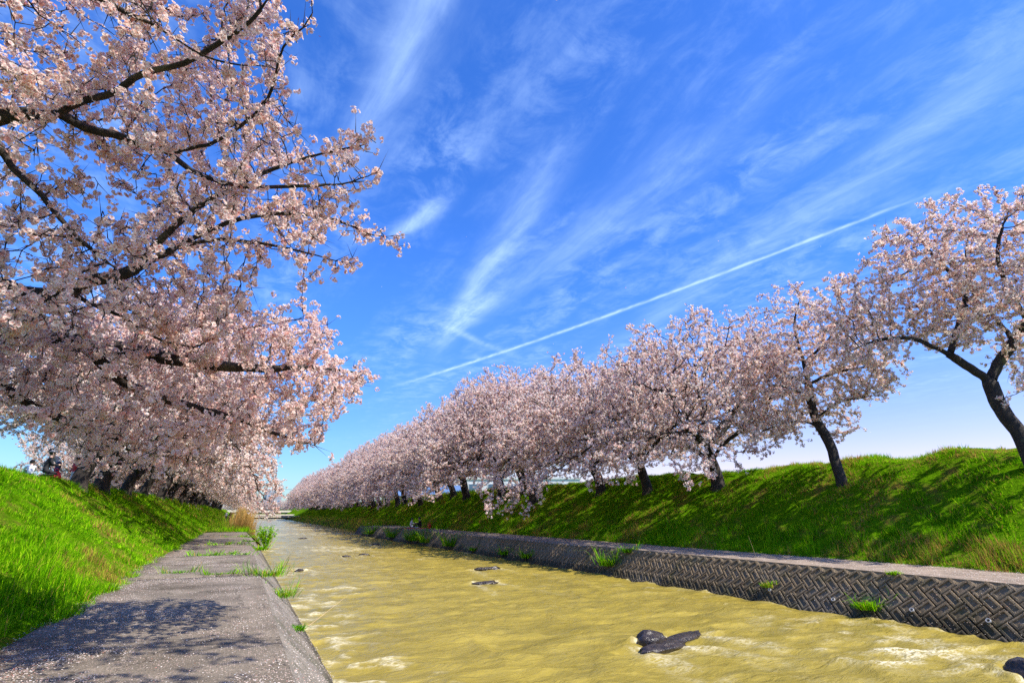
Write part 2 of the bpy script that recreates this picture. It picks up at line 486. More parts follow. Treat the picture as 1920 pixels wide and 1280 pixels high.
# the land that closes the view where the river turns away
sheet('far_land', np.linspace(-1200, 1200, 41), lambda a, b: a, lambda a, b: np.interp(b, [330, 350, 372, 500, 4000], [-2.0, 0.9, 1.2, 1.0, 1.0]), M['verge'], np.array([330, 345, 352, 372, 500, 1500, 4000.]))

# ------------------------------------------------------------------ the river
ROCKS = [(8.45, 10.40, 0.42, 0.28, 0.30), (8.45, 10.02, 0.80, 0.24, 0.11), (9.25, 10.42, 0.95, 0.20, 0.11), (11.3, 26.2, 0.75, 0.22, 0.20),
         (12.95, 5.6, 0.50, 0.42, 0.30), (6.4, 64.0, 0.45, 0.3, 0.17), (2.95, 29.6, 0.24, 0.18, 0.12), (11.05, 49.8, 0.36, 0.25, 0.18),
         (6.5, 37.7, 0.30, 0.2, 0.10), (7.8, 38.6, 0.34, 0.2, 0.11), (9.2, 21.4, 0.55, 0.25, 0.10)]
def river():
    t = np.linspace(0, 1, 170)
    ys = list(np.arange(-20, 4.0, 0.3))
    while ys[-1] < 345: ys.append(ys[-1] + max(0.06, 0.0062*ys[-1]))
    ys = np.array(ys)
    T, Y = np.meshgrid(t, ys, indexing='ij')
    X = 1.25 + T*(Xt(Y) - 0.35 - 1.25)
    w1 = fbm(X*0.55 + 0.35*Y, Y*1.1 - 0.2*X, 4)
    w2 = fbm(X*1.7 + 40, Y*2.7 + 9 + 0.6*X, 3)
    ridge = 1 - np.abs(2*fbm(X*0.7 + 71, Y*1.25 + 0.25*X, 3) - 1)
    z = -1.1 + 0.11*(w1-0.5) + 0.055*(w2-0.5) + 0.08*(ridge**3 - 0.45)
    amp = fbm(X*0.16 + 3, Y*0.13 + 5, 2)
    foam = sstep(0.78, 0.93, ridge)*sstep(0.50, 0.68, amp)*sstep(0.38, 0.62, w2)
    foam += 0.7*sstep(0.70, 0.82, w2)*sstep(0.42, 0.6, amp)
    foam += 0.45*sstep(0.2, 0.02, Xt(Y) - 0.75 - X)*sstep(0.4, 0.7, w2)
    # white water in streaks by the right bank
    foam += 0.9*np.exp(-((X - 13.2 - 0.15*(Y-8))/1.3)**2)*sstep(0.52, 0.72, fbm(X*1.3+5, Y*2.2+3, 4))*sstep(13, 9, Y)
    for (rx, ry, a, b, h) in ROCKS:
        dx = (X-rx)/a; dy = (Y-ry)
        dn = np.where(dy < 0, -dy, 0)      # the water runs towards the camera
        wake = np.exp(-(np.abs(dx) - 0.85 - 0.25*dn)**2/0.10)*np.exp(-dn/1.6)*(dy < b*0.6)
        foam += 1.0*wake*sstep(0.30, 0.6, w2)
        d2 = dx*dx + (dy/b)**2
        z += 0.07*np.exp(-((np.sqrt(d2)-1.25)/0.25)**2)*(dy > 0) - 0.06*np.exp(-d2/3)*(dy < 0)
    V = np.stack([X, Y, z], -1).reshape(-1, 3)
    n, k = X.shape
    i = (np.arange(n-1)[:, None]*k + np.arange(k-1)[None]).ravel()
    F = np.stack([i, i+k, i+k+1, i+1], -1)
    fo = np.clip(foam*0.8, 0, 1).reshape(-1, 1)
    tag(obj('river_water', mesh_np('river_water', V, [F], [M['water']], smooth=True, tint=np.repeat(fo, 3, 1))), kind='structure')
river()

# ------------------------------------------------------------------ paving and river walls
prom = tag(empty('promenade'), kind='structure')
joints = [-14.0, 3.2, 17.2, 24.9, 32.9, 42.5, 53.9]
for j in range(6):
    y0, y1 = joints[j] + 0.035, joints[j+1] - 0.035
    lx = [-2.75, -2.75, -2.45, -2.6, -2.5, -2.6][j]
    dz = [0.0, 0.0, 0.03, 0.012, 0.03, 0.018][j]
    ny = max(4, int((y1-y0)/0.5))
    A, B = np.meshgrid(np.linspace(lx, 0.72, 8), np.linspace(y0, y1, ny), indexing='ij')
    Z = dz + 0.014*(fbm(A*1.1+2, B*0.9, 3) - 0.5)*2
    Z[-1] -= 0.02; Z[:, 0] -= 0.012; Z[:, -1] -= 0.012
    top = np.stack([A, B, Z], -1).reshape(-1, 3)
    nn, k = A.shape
    i = (np.arange(nn-1)[:, None]*k + np.arange(k-1)[None]).ravel()
    F = np.stack([i, i+k, i+k+1, i+1], -1)
    base = len(top)
    ring = np.concatenate([np.arange(0, nn)*k, (nn-1)*k + np.arange(1, k), np.arange(nn-2, -1, -1)*k + k-1, np.arange(k-2, 0, -1)])
    low = top[ring].copy(); low[:, 2] = -0.3
    r2 = np.roll(np.arange(len(ring)), -1)
    S = np.stack([ring, base + np.arange(len(ring)), base + r2, ring[r2]], -1)
    obj('concrete_slab', mesh_np('concrete_slab', np.concatenate([top, low]), [F, S], [M['slab']], smooth=False), prom)
b = MB().box((-2.9, -14, -0.5), (0.70, 54.0, -0.05))
b.build('joint_bed', M['joint'], prom)

lw = tag(empty('river_wall'), 'plain sloping concrete river wall below the left promenade', 'wall')
seg = [-14, 3.2, 10.2, 17.2, 24.9, 32.9, 42.5, 53.9]
for j in range(len(seg)-1):
    y0, y1 = seg[j]+0.015, seg[j+1]-0.015
    A, B = np.meshgrid(np.linspace(0, 1, 9), np.linspace(y0, y1, 14), indexing='ij')
    X = 0.71 + A*1.45; Zv = -0.015 + A*(-1.60)
    X = X + 0.10*np.sin(A*math.pi*0.9)*1.0
    rough = 0.02*(fbm(A*6+3, B*2.2, 3)-0.5)
    Zv = np.where(A == 0, -0.03, Zv + rough)
    V = np.stack([X + rough, B, Zv], -1).reshape(-1, 3)
    nn, k = A.shape
    i = (np.arange(nn-1)[:, None]*k + np.arange(k-1)[None]).ravel()
    obj('wall_panel', mesh_np('wall_panel', V, [np.stack([i, i+k, i+k+1, i+1], -1)], [M['wall']]), lw)

# right path
rp = sheet('right_path', np.array([-0.06, 0.0, 0.05, 0.6, 1.2, 1.9, 2.6, 3.25]), lambda a, b: Xt(b) + a,
           lambda a, b: np.interp(a, [-0.06, 0, 3.3], [-0.05, 0, 0.012]) + 0.01*(fbm(a+9, b*0.8, 2)-0.5), M['path'], np.arange(-25, 72.2, 0.6))

# right wall of herringbone blocks
eu = Vector((-0.03, 1, 0)).normalized()
ev = Vector((0.75, 0.0, 1.1)).normalized()
en = eu.cross(ev).normalized()
if en.x > 0: en = -en
rw = tag(empty('river_wall'), 'sloping river wall of herringbone concrete blocks on the right bank', 'wall')
def wall_pt(Y, s, h=0.0):
    """s = metres down the slope from the top edge"""
    p = Vector((16.6 - 0.03*Y, Y, 0)) - ev*s + en*h
    return p
b = MB()
for yy in np.arange(-25, 72, 4.0):
    q = [wall_pt(yy, 0.02, -0.05), wall_pt(yy+4, 0.02, -0.05), wall_pt(yy+4, 2.0, -0.05), wall_pt(yy, 2.0, -0.05)]
    b.add(q, [(0, 1, 2, 3)])
b.build('wall_backing', M['joint'], rw)
Lb, Wb, Tb = 0.45, 0.27, 0.075
def block_mesh(name, Lx, Wx, seed):
    rr = random.Random(seed)
    l, w = Lx/2 - 0.011, Wx/2 - 0.011
    c = 0.016; rim = 0.055; dp = 0.035
    V = []
    for (a, e, z) in ((l, w, -0.05), (l, w, Tb-c), (l-c, w-c, Tb), (l-rim, w-rim, Tb), (l-rim-0.012, w-rim-0.012, Tb-dp)):
        for sx, sy in ((-1, -1), (1, -1), (1, 1), (-1, 1)):
            V.append((sx*a + rr.uniform(-.004, .004), sy*e + rr.uniform(-.004, .004), z + rr.uniform(-.003, .003)))
    F = []
    for lv in range(4):
        for k in range(4):
            F.append((lv*4+k, lv*4+(k+1) % 4, (lv+1)*4+(k+1) % 4, (lv+1)*4+k))
    F.append((16, 17, 18, 19))
    me = bpy.data.meshes.new(name); me.from_pydata(V, [], F); me.materials.append(M['block']); me.update()
    return me
bms = [block_mesh('block', Lb, Wb, s) for s in range(6)]
from mathutils import Matrix
per = Wb*math.sqrt(2); pitch = Lb/math.sqrt(2)
cands = []
rows = []
for r in range(6):
    s = 0.23 + r*pitch
    sg = 1 if r % 2 == 0 else -1
    n0 = int(-4/per)
    for i in range(int(-3/per), int(71/per)):
        Y = i*per + (0.5*per if r % 2 else 0.0)
        cands.append((Y, s, sg))
def frame(Y, s, sg, h):
    # x axis of the block along the diagonal
    a = (eu*(-1)*0.70710678*sg + ev*0.70710678).normalized()
    c = en
    bb = c.cross(a).normalized()
    p = wall_pt(Y, s, h)
    return Matrix(((a.x, bb.x, c.x, p.x), (a.y, bb.y, c.y, p.y), (a.z, bb.z, c.z, p.z), (0, 0, 0, 1)))
vis = [c for c in cands if c[0] > 6.0 and c[1] < 1.45]
vis.sort(key=lambda c: c[0])
near300 = set(id(c) for c in vis[:300])
RV = []; RF = []
protoV = [np.array([v.co for v in m.vertices]) for m in bms]
protoF = np.array([p.vertices[:] for p in bms[0].polygons])
for k, c in enumerate(cands):
    mt = frame(c[0], c[1], c[2], random.uniform(-0.008, 0.008))
    if id(c) in near300:
        o = bpy.data.objects.new('block', bms[k % 6]); o.matrix_world = mt
        o.parent = rw; col.objects.link(o)
    else:
        A = np.array(mt)
        V = protoV[k % 6] @ A[:3, :3].T + A[:3, 3]
        RF.append(protoF + len(RV)*20); RV.append(V)
o = obj('distant_blocks', mesh_np('distant_blocks', np.concatenate(RV), [np.concatenate(RF)], [M['block']]), rw)
tag(o, kind='stuff')
# triangular closing blocks under the path's edge
tm = bpy.data.meshes.new('half_block')
hp = per/2 - 0.012
tm.from_pydata([(-hp, 0, -.05), (hp, 0, -.05), (0, -hp, -.05), (-hp, 0, .07), (hp, 0, .07), (0, -hp, .07), (-hp*.5, -.03, .055), (hp*.5, -.03, .055), (0, -hp*.55, .055)], [],
               [(0, 3, 4, 1), (1, 4, 5, 2), (2, 5, 3, 0), (3, 6, 7, 4), (4, 7, 8, 5), (5, 8, 6, 3), (6, 8, 7)])
tm.materials.append(M['block']); tm.update()
hk = 0
HV = []; HF = []
tv = np.array([v.co for v in tm.vertices])
for i in range(int(-3/per), int(71/per)):
    Y = i*per + 0.30*per
    p = wall_pt(Y, 0.015, 0.0)
    mt = Matrix(((eu.x, ev.x, en.x, p.x), (eu.y, ev.y, en.y, p.y), (eu.z, ev.z, en.z, p.z), (0, 0, 0, 1)))
    if 6 < Y < 24:
        o = bpy.data.objects.new('half_block', tm); o.matrix_world = mt; o.parent = rw; col.objects.link(o)
ring = MB()
n = 14
V = []
for k in range(n):
    t = 2*math.pi*k/n
    for rr_, zz_ in ((0.05, 0), (0.05, 0.05), (0.036, 0.05), (0.036, 0.0)):
        V.append((rr_*math.cos(t), rr_*math.sin(t), zz_))
F = []
for k in range(n):
    k2 = (k+1) % n
    for q in range(3): F.append((k*4+q, k2*4+q, k2*4+q+1, k*4+q+1))
ring.add(V, F)
rme = ring.mesh('drain_pipe', [M['pipe']])
for Y, s in ((7.45, 0.98), (9.05, 0.98), (13.2, 0.98), (11.1, 1.0)):
    p = wall_pt(Y, s, 0.06)
    o = bpy.data.objects.new('drain_pipe', rme)
    o.matrix_world = Matrix(((eu.x, ev.x, en.x, p.x), (eu.y, ev.y, en.y, p.y), (eu.z, ev.z, en.z, p.z), (0, 0, 0, 1)))
    o.parent = rw; col.objects.link(o)

# ------------------------------------------------------------------ cherry trees
NEAR_LIMBS = {'a': [(-2.77, 5.92, 5.08), (-2.54, 5.86, 5.16), (-2.33, 5.8, 5.22), (-2.2, 5.76, 5.2), (-2.07, 5.68, 5.25), (-1.9, 5.56, 5.35), (-1.71, 5.47, 5.42), (-1.58, 5.37, 5.46), (-1.46, 5.24, 5.54), (-1.28, 5.12, 5.61), (-1.05, 5.0, 5.68), (-0.87, 4.85, 5.77), (-0.72, 4.7, 5.84), (-0.52, 4.5, 5.95), (-0.4, 4.3, 6.05)], 'b': [(-2.14, 5.87, 5.37), (-1.92, 5.89, 5.28), (-1.68, 5.86, 5.27), (-1.45, 5.84, 5.23), (-1.21, 5.8, 5.19), (-0.99, 5.71, 5.22), (-0.81, 5.61, 5.26), (-0.64, 5.46, 5.34), (-0.46, 5.28, 5.47), (-0.31, 5.07, 5.6), (-0.26, 4.87, 5.7), (-0.24, 4.67, 5.79), (-0.17, 4.47, 5.88), (-0.07, 4.31, 5.9), (-0.01, 4.15, 5.94)], 'c': [(-2.31, 4.89, 6.05), (-1.9, 4.88, 6.03), (-1.56, 4.88, 5.94), (-1.32, 4.83, 5.86), (-1.08, 4.8, 5.74), (-0.85, 4.75, 5.62), (-0.64, 4.66, 5.55), (-0.33, 4.53, 5.53)], 'd': [(-2.85, 6.05, 5.22), (-2.6, 6.18, 5.0), (-2.47, 6.21, 4.83), (-2.3, 6.25, 4.7), (-2.14, 6.28, 4.54), (-1.94, 6.33, 4.35), (-1.75, 6.36, 4.19), (-1.52, 6.38, 4.04)], 'e': [(-2.96, 7.26, 4.0), (-2.69, 7.26, 3.97), (-2.48, 7.25, 3.9), (-2.22, 7.22, 3.91), (-2.06, 7.15, 3.95), (-1.9, 7.04, 4.06), (-1.68, 6.97, 4.13), (-1.45, 6.87, 4.24), (-1.12, 6.72, 4.48), (-0.71, 6.59, 4.65), (-0.26, 6.5, 4.68), (0.22, 6.41, 4.64), (0.71, 6.31, 4.55)], 'f': [(-2.11, 7.33, 4.01), (-1.95, 7.41, 3.95), (-1.75, 7.5, 3.9), (-1.61, 7.56, 3.87), (-1.4, 7.66, 3.76), (-1.17, 7.74, 3.67), (-0.96, 7.8, 3.66), (-0.83, 7.83, 3.66), (-0.45, 7.81, 3.92), (-0.01, 7.8, 4.08), (0.45, 7.75, 4.25)], 'g': [(-1.77, 7.54, 3.96), (-1.41, 7.71, 4.02), (-1.25, 7.83, 4.04), (-1.07, 8.0, 3.91), (-0.89, 8.2, 3.67), (-0.77, 8.36, 3.45)], 'h': [(-2.27, 7.41, 3.97), (-2.28, 7.5, 3.88), (-2.23, 7.65, 3.63), (-2.14, 7.79, 3.42), (-2.08, 7.9, 3.27), (-1.96, 8.05, 2.98)], 'i': [(-1.47, 6.96, 4.28), (-1.12, 6.66, 4.79), (-0.77, 6.4, 5.1), (-0.36, 6.14, 5.35), (0.07, 5.87, 5.53), (0.5, 5.61, 5.65), (0.74, 5.41, 5.66)], 'j': [(-1.14, 6.81, 4.52), (-0.63, 6.6, 4.89), (-0.08, 6.42, 5.08), (0.53, 6.28, 5.09), (1.05, 6.18, 4.94), (1.23, 6.05, 4.9)], 'k': [(-1.17, 5.61, 5.07), (-0.81, 5.69, 4.93), (-0.41, 5.67, 4.91), (0.1, 5.56, 5.0), (0.53, 5.42, 5.07), (0.78, 5.27, 5.15)]}
NEAR_BLOBS = [(-3.14, 5.8, 6.24, 0.39), (-1.23, 4.64, 6.79, 0.34), (-1.77, 5.43, 7.04, 0.38), (-2.77, 5.59, 5.37, 0.35), (-1.87, 6.64, 5.43, 0.38), (-0.7, 5.9, 4.68, 0.32), (-2.07, 6.85, 3.77, 0.36), (-1.22, 5.38, 3.9, 0.29), (-0.56, 4.65, 5.58, 0.29), (-0.49, 6.13, 3.58, 0.31), (-1.11, 5.79, 6.87, 0.38), (-0.75, 5.63, 7.43, 0.39), (-0.81, 7.11, 5.42, 0.39), (-1.88, 7.39, 4.8, 0.4), (-2.58, 6.15, 3.6, 0.33), (-1.91, 6.04, 3.59, 0.32), (-1.32, 5.86, 6.18, 0.36), (-0.4, 6.96, 6.26, 0.4), (-2.46, 4.64, 4.76, 0.29), (-0.74, 5.09, 6.88, 0.35), (-0.85, 4.84, 7.57, 0.37), (-0.78, 6.05, 5.78, 0.36), (-2.32, 6.05, 4.11, 0.33), (-2.04, 5.47, 5.81, 0.35), (-3.23, 6.79, 5.31, 0.4), (-1.3, 7.57, 5.13, 0.41), (0.26, 7.19, 5.32, 0.39), (-2.17, 6.32, 4.94, 0.36), (-0.68, 4.07, 6.43, 0.31), (-2.45, 5.95, 7.02, 0.4), (-2.19, 4.61, 5.88, 0.32), (-3.25, 6.32, 5.67, 0.39), (-1.86, 6.45, 4.31, 0.35), (-0.2, 5.11, 5.33, 0.3), (-0.85, 6.54, 4.47, 0.35), (-3.07, 5.68, 6.84, 0.4), (-0.57, 5.28, 4.26, 0.28), (-2.15, 5.19, 4.56, 0.3), (-0.89, 7.79, 4.27, 0.4), (-2.71, 6.09, 5.71, 0.38), (-0.51, 5.99, 6.29, 0.37), (-2.41, 6.62, 6.16, 0.4), (-2.08, 4.11, 5.34, 0.28), (-1.21, 6.55, 6.24, 0.39), (-1.48, 6.31, 5.2, 0.36), (-3.04, 7.44, 4.34, 0.41), (0.14, 5.4, 4.37, 0.29), (-1.92, 6.65, 6.44, 0.41), (-2.15, 5.44, 3.03, 0.29), (-2.51, 5.49, 6.31, 0.37), (-2.7, 4.85, 5.39, 0.32), (0.49, 5.79, 4.92, 0.32), (-0.67, 5.32, 8.19, 0.41), (-1.7, 5.47, 6.42, 0.36), (-1.59, 7.02, 6.19, 0.41), (-1.24, 4.01, 6.03, 0.29), (-0.52, 4.97, 6.36, 0.33), (-2.12, 5.07, 5.29, 0.32), (-0.49, 6.02, 4.15, 0.31), (-1.92, 5.76, 5.32, 0.34), (-1.47, 5.3, 7.54, 0.39), (-2.91, 4.99, 5.99, 0.35), (-0.44, 5.05, 4.81, 0.29), (-1.14, 7.32, 4.01, 0.37), (-1.76, 6.0, 7.0, 0.4), (-2.27, 5.19, 3.77, 0.29), (-2.06, 6.07, 6.06, 0.37), (-1.59, 7.48, 4.32, 0.39), (0.17, 6.59, 5.24, 0.36), (-1.55, 4.39, 5.73, 0.3), (-2.35, 7.0, 4.75, 0.39), (-1.39, 5.05, 5.81, 0.32), (-1.31, 5.01, 4.82, 0.29), (-1.52, 5.74, 3.31, 0.3), (-0.67, 6.47, 5.38, 0.36), (-1.07, 6.47, 6.93, 0.41), (-0.45, 5.58, 6.9, 0.37), (-3.09, 7.41, 3.58, 0.4), (-0.62, 7.08, 3.93, 0.36), (-2.77, 6.22, 5.15, 0.37), (-1.69, 5.75, 3.68, 0.14), (-2.75, 5.92, 4.09, 0.15), (-0.09, 6.56, 3.77, 0.15), (0.03, 5.92, 5.18, 0.15), (-1.94, 5.39, 5.38, 0.15), (-1.03, 4.54, 6.98, 0.16), (-2.77, 5.18, 5.06, 0.15), (-1.15, 5.91, 5.26, 0.15), (-2.97, 5.39, 5.4, 0.16), (-1.6, 6.34, 4.0, 0.15), (-1.17, 6.63, 5.08, 0.17), (-2.59, 4.94, 6.74, 0.17), (-2.72, 5.9, 5.22, 0.16), (-1.49, 4.77, 5.93, 0.15), (-1.71, 5.11, 5.84, 0.15), (-1.9, 4.93, 6.82, 0.16), (-2.48, 6.0, 3.31, 0.15), (-2.02, 5.45, 6.34, 0.17), (-0.7, 4.89, 6.15, 0.15), (-1.77, 5.51, 5.79, 0.16), (0.31, 5.99, 4.12, 0.14), (-0.67, 4.41, 6.77, 0.15), (-0.29, 5.18, 5.14, 0.14), (-0.35, 4.99, 5.77, 0.14), (-1.91, 4.52, 6.17, 0.15), (-2.43, 5.63, 3.49, 0.14), (-0.16, 6.09, 3.89, 0.14), (-2.17, 6.15, 5.13, 0.16), (-0.94, 5.86, 4.04, 0.14), (-2.36, 6.09, 4.68, 0.16), (-0.88, 4.03, 6.34, 0.14), (-2.31, 4.67, 6.09, 0.15), (-0.43, 6.23, 5.69, 0.16), (-1.35, 5.07, 5.22, 0.14), (-1.06, 5.86, 5.75, 0.16), (-2.52, 4.67, 4.89, 0.14), (-2.14, 5.13, 5.97, 0.16), (-0.55, 5.99, 4.71, 0.15), (-1.3, 6.69, 3.48, 0.16), (-1.84, 6.22, 3.43, 0.15), (-0.78, 6.85, 4.19, 0.16), (-0.63, 6.44, 4.9, 0.16), (-2.13, 6.41, 3.21, 0.15), (0.27, 5.27, 5.4, 0.14), (-1.78, 5.69, 4.1, 0.14), (-2.36, 6.17, 3.77, 0.15), (-0.56, 5.69, 4.99, 0.15), (-0.54, 5.72, 6.41, 0.16), (-1.02, 5.29, 5.71, 0.15), (-0.3, 5.36, 6.35, 0.16), (-2.09, 4.59, 5.43, 0.14), (-1.59, 5.8, 4.65, 0.15), (-0.07, 6.03, 4.37, 0.15), (-0.5, 3.86, 6.46, 0.14), (0.07, 5.44, 5.07, 0.14), (-2.56, 4.36, 5.81, 0.14), (-1.39, 4.82, 6.58, 0.16), (-0.44, 4.91, 6.57, 0.15), (0.62, 6.22, 5.92, 0.17), (-2.22, 5.76, 5.23, 0.16), (0.82, 6.61, 4.97, 0.16), (-2.33, 6.12, 4.23, 0.16), (0.62, 5.61, 4.92, 0.14), (-1.97, 5.25, 4.52, 0.14), (-1.51, 6.96, 3.89, 0.16), (-2.65, 6.46, 4.5, 0.17), (-1.29, 6.08, 3.38, 0.14), (-1.26, 4.8, 7.24, 0.17), (-0.57, 4.62, 7.23, 0.16), (-2.44, 5.22, 4.6, 0.14)]
SECOND_BLOBS = [(-3.24, 9.41, 3.15, 0.48), (-3.3, 8.1, 3.55, 0.43), (-1.31, 9.45, 3.56, 0.47), (-2.4, 7.21, 2.81, 0.37), (0.17, 9.61, 4.11, 0.48), (0.2, 8.46, 3.42, 0.42), (-1.1, 7.57, 2.91, 0.37), (0.3, 7.75, 2.9, 0.38), (-1.58, 9.65, 2.96, 0.47), (-2.78, 8.27, 3.2, 0.43), (-1.64, 8.22, 2.55, 0.4), (-0.71, 8.46, 2.61, 0.41), (-3.03, 7.41, 3.2, 0.39), (-0.72, 10.12, 3.5, 0.5), (-2.35, 7.06, 3.53, 0.37), (-0.88, 8.85, 4.02, 0.44), (-0.54, 7.4, 3.46, 0.37), (-1.48, 8.28, 4.03, 0.42), (-0.8, 9.79, 2.6, 0.47), (-0.51, 9.83, 4.23, 0.49), (-1.85, 9.96, 3.6, 0.5), (-3.21, 9.2, 4.1, 0.48), (-2.31, 8.39, 3.65, 0.43), (-1.25, 7.21, 3.78, 0.37), (0.56, 8.48, 4.12, 0.43), (0.63, 8.86, 2.92, 0.43), (0.29, 9.99, 3.45, 0.49), (-1.01, 9.02, 2.49, 0.44), (-2.02, 7.8, 3.67, 0.4), (1.09, 7.71, 3.37, 0.38), (-2.9, 8.93, 3.52, 0.46), (-0.26, 9.13, 4.27, 0.46), (0.61, 9.82, 4.67, 0.49), (-0.69, 8.06, 3.28, 0.4), (0.53, 7.74, 3.76, 0.39), (-3.72, 8.76, 3.61, 0.47), (-1.41, 9.97, 4.11, 0.5), (-3.54, 8.9, 2.92, 0.46), (-1.28, 8.23, 3.15, 0.41), (-0.45, 9.38, 3.62, 0.46), (-3.91, 9.36, 3.53, 0.5), (0.22, 9.45, 3.09, 0.46), (-0.35, 9.04, 3.0, 0.44), (-2.3, 7.85, 3.1, 0.4), (-0.43, 7.75, 2.72, 0.38), (-2.4, 9.3, 3.94, 0.47), (0.85, 8.87, 3.65, 0.44), (-0.24, 10.02, 3.08, 0.49), (-1.0, 8.88, 3.13, 0.44), (-0.25, 8.3, 4.02, 0.42), (-1.76, 8.99, 2.71, 0.44), (1.05, 9.9, 4.14, 0.49), (-2.43, 9.25, 3.22, 0.47), (0.9, 9.58, 3.32, 0.47), (-1.29, 10.23, 2.57, 0.5), (-1.73, 7.3, 2.82, 0.36), (-0.99, 7.57, 2.3, 0.37), (-1.59, 9.06, 4.11, 0.46), (-1.8, 8.57, 3.33, 0.43), (0.75, 9.1, 4.34, 0.46), (-2.24, 10.0, 3.11, 0.5), (0.06, 7.28, 3.84, 0.37), (-1.05, 9.34, 4.45, 0.47), (-2.89, 9.75, 3.73, 0.5), (1.34, 9.27, 3.72, 0.46), (-0.66, 7.79, 4.02, 0.39), (-2.15, 9.76, 4.28, 0.5), (-2.83, 7.82, 2.76, 0.4), (0.82, 10.21, 3.1, 0.5), (-2.64, 7.67, 3.68, 0.4), (0.25, 8.99, 3.89, 0.45), (-0.07, 8.31, 2.76, 0.4), (0.84, 8.26, 3.24, 0.41), (-0.11, 7.86, 3.39, 0.39), (-1.4, 7.83, 3.61, 0.39), (-0.05, 9.76, 4.71, 0.49), (-1.34, 10.17, 3.27, 0.5), (-3.33, 8.32, 2.78, 0.43), (-1.91, 10.17, 2.56, 0.5), (-1.88, 9.18, 3.54, 0.46), (-0.47, 8.69, 3.55, 0.43), (-2.3, 8.66, 2.93, 0.43), (-1.22, 7.85, 3.06, 0.17), (-2.35, 8.61, 3.04, 0.19), (-3.14, 8.27, 3.65, 0.19), (-1.4, 8.05, 2.63, 0.17), (-2.42, 8.17, 3.38, 0.18), (-2.12, 8.67, 3.48, 0.19), (0.55, 8.9, 2.57, 0.19), (0.87, 9.0, 3.18, 0.19), (-0.77, 9.18, 3.76, 0.2), (0.36, 8.79, 3.25, 0.19), (-1.11, 7.46, 3.64, 0.16), (1.45, 8.92, 3.73, 0.2), (-0.79, 8.3, 3.57, 0.18), (-0.64, 8.77, 3.72, 0.19), (-0.56, 8.11, 2.4, 0.17), (-0.25, 7.65, 3.63, 0.17), (-0.3, 7.77, 4.2, 0.17), (-1.68, 9.31, 3.07, 0.2), (-1.63, 8.66, 4.26, 0.19), (0.86, 7.91, 2.93, 0.17), (-1.8, 8.3, 3.66, 0.18), (-1.65, 9.24, 2.55, 0.2), (0.53, 8.2, 2.49, 0.17), (-2.03, 7.81, 2.68, 0.17), (-1.51, 8.84, 3.68, 0.19), (-3.35, 8.61, 3.23, 0.2), (-1.07, 8.95, 2.8, 0.19), (0.53, 8.55, 2.92, 0.18), (-2.71, 8.91, 2.82, 0.2), (-1.4, 7.87, 2.18, 0.17), (-0.57, 9.01, 2.84, 0.19), (-0.24, 9.42, 3.3, 0.2), (-3.33, 8.82, 2.75, 0.2), (-1.63, 7.78, 3.13, 0.17), (0.08, 8.41, 4.36, 0.19), (-1.48, 8.0, 3.95, 0.18), (-3.65, 8.51, 3.85, 0.2), (1.02, 8.84, 3.93, 0.19), (-2.63, 7.67, 3.56, 0.18), (1.02, 7.79, 3.58, 0.17), (-2.17, 8.1, 3.82, 0.18), (-0.66, 7.89, 3.38, 0.17), (0.34, 8.71, 3.88, 0.19), (-2.3, 7.65, 3.86, 0.17), (0.62, 8.87, 3.59, 0.19), (0.02, 9.18, 4.29, 0.2), (-2.56, 8.75, 3.99, 0.2), (-3.19, 7.73, 3.65, 0.18), (-3.3, 8.0, 3.19, 0.18), (-3.07, 7.67, 2.98, 0.18), (-1.12, 8.59, 4.06, 0.19), (0.33, 8.18, 3.36, 0.18), (-1.52, 8.38, 2.27, 0.18), (-2.92, 8.81, 3.47, 0.2), (-0.24, 8.88, 3.27, 0.19)]
SECOND_LIMBS = {'d': [(-3.4, 8.68, 3.9), (-2.81, 8.77, 3.95), (-2.28, 8.84, 3.83)], 'a': [(-2.28, 8.84, 3.83), (-1.59, 8.8, 3.75), (-0.85, 8.72, 3.67), (-0.07, 8.56, 3.64), (0.73, 8.41, 3.7), (1.42, 8.23, 3.65)], 'b': [(-2.28, 8.84, 3.83), (-1.66, 8.99, 3.32), (-0.91, 9.03, 3.09), (-0.11, 9.01, 2.91), (0.52, 9.02, 2.7), (0.92, 9.0, 2.6)], 'c': [(-3.45, 9.22, 3.33), (-2.79, 9.5, 3.01), (-2.22, 9.58, 2.76), (-1.56, 9.63, 2.58), (-0.98, 9.62, 2.37)]}
T2_BASE = (23.65, 15.4, 2.76)
T2_LIMBS = [[(0.0, 0.0, 0.0), (-0.08, 0.12, 0.88), (-0.14, 0.22, 1.82), (-0.34, 0.52, 2.94), (-0.39, 0.59, 3.82), (-0.21, 0.68, 4.62), (-0.06, 0.81, 5.72), (-0.3, 0.81, 6.77), (-0.44, 0.66, 7.81), (-0.39, 0.23, 8.78)], [(-0.26, 0.39, 2.56), (-0.97, 0.89, 2.83), (-2.05, 1.49, 2.59), (-2.96, 1.98, 2.11), (-3.58, 2.4, 1.68)], [(-0.21, 0.68, 4.62), (0.61, -0.02, 5.07), (1.43, -0.8, 5.24), (2.11, -1.6, 5.26)], [(-0.21, 0.68, 4.62), (-0.28, 1.81, 5.4), (-0.22, 2.89, 6.8), (-0.21, 3.36, 8.12)], [(-0.39, 0.59, 3.82), (-1.43, 0.32, 4.05), (-2.59, 0.22, 4.16), (-3.44, 0.35, 4.22)], [(-0.34, 0.52, 2.94), (-0.49, -0.71, 3.45), (-0.83, -2.09, 3.41), (-0.9, -2.77, 3.38)], [(-0.06, 0.81, 5.72), (0.96, 0.17, 6.76), (1.65, -0.38, 7.8)]]
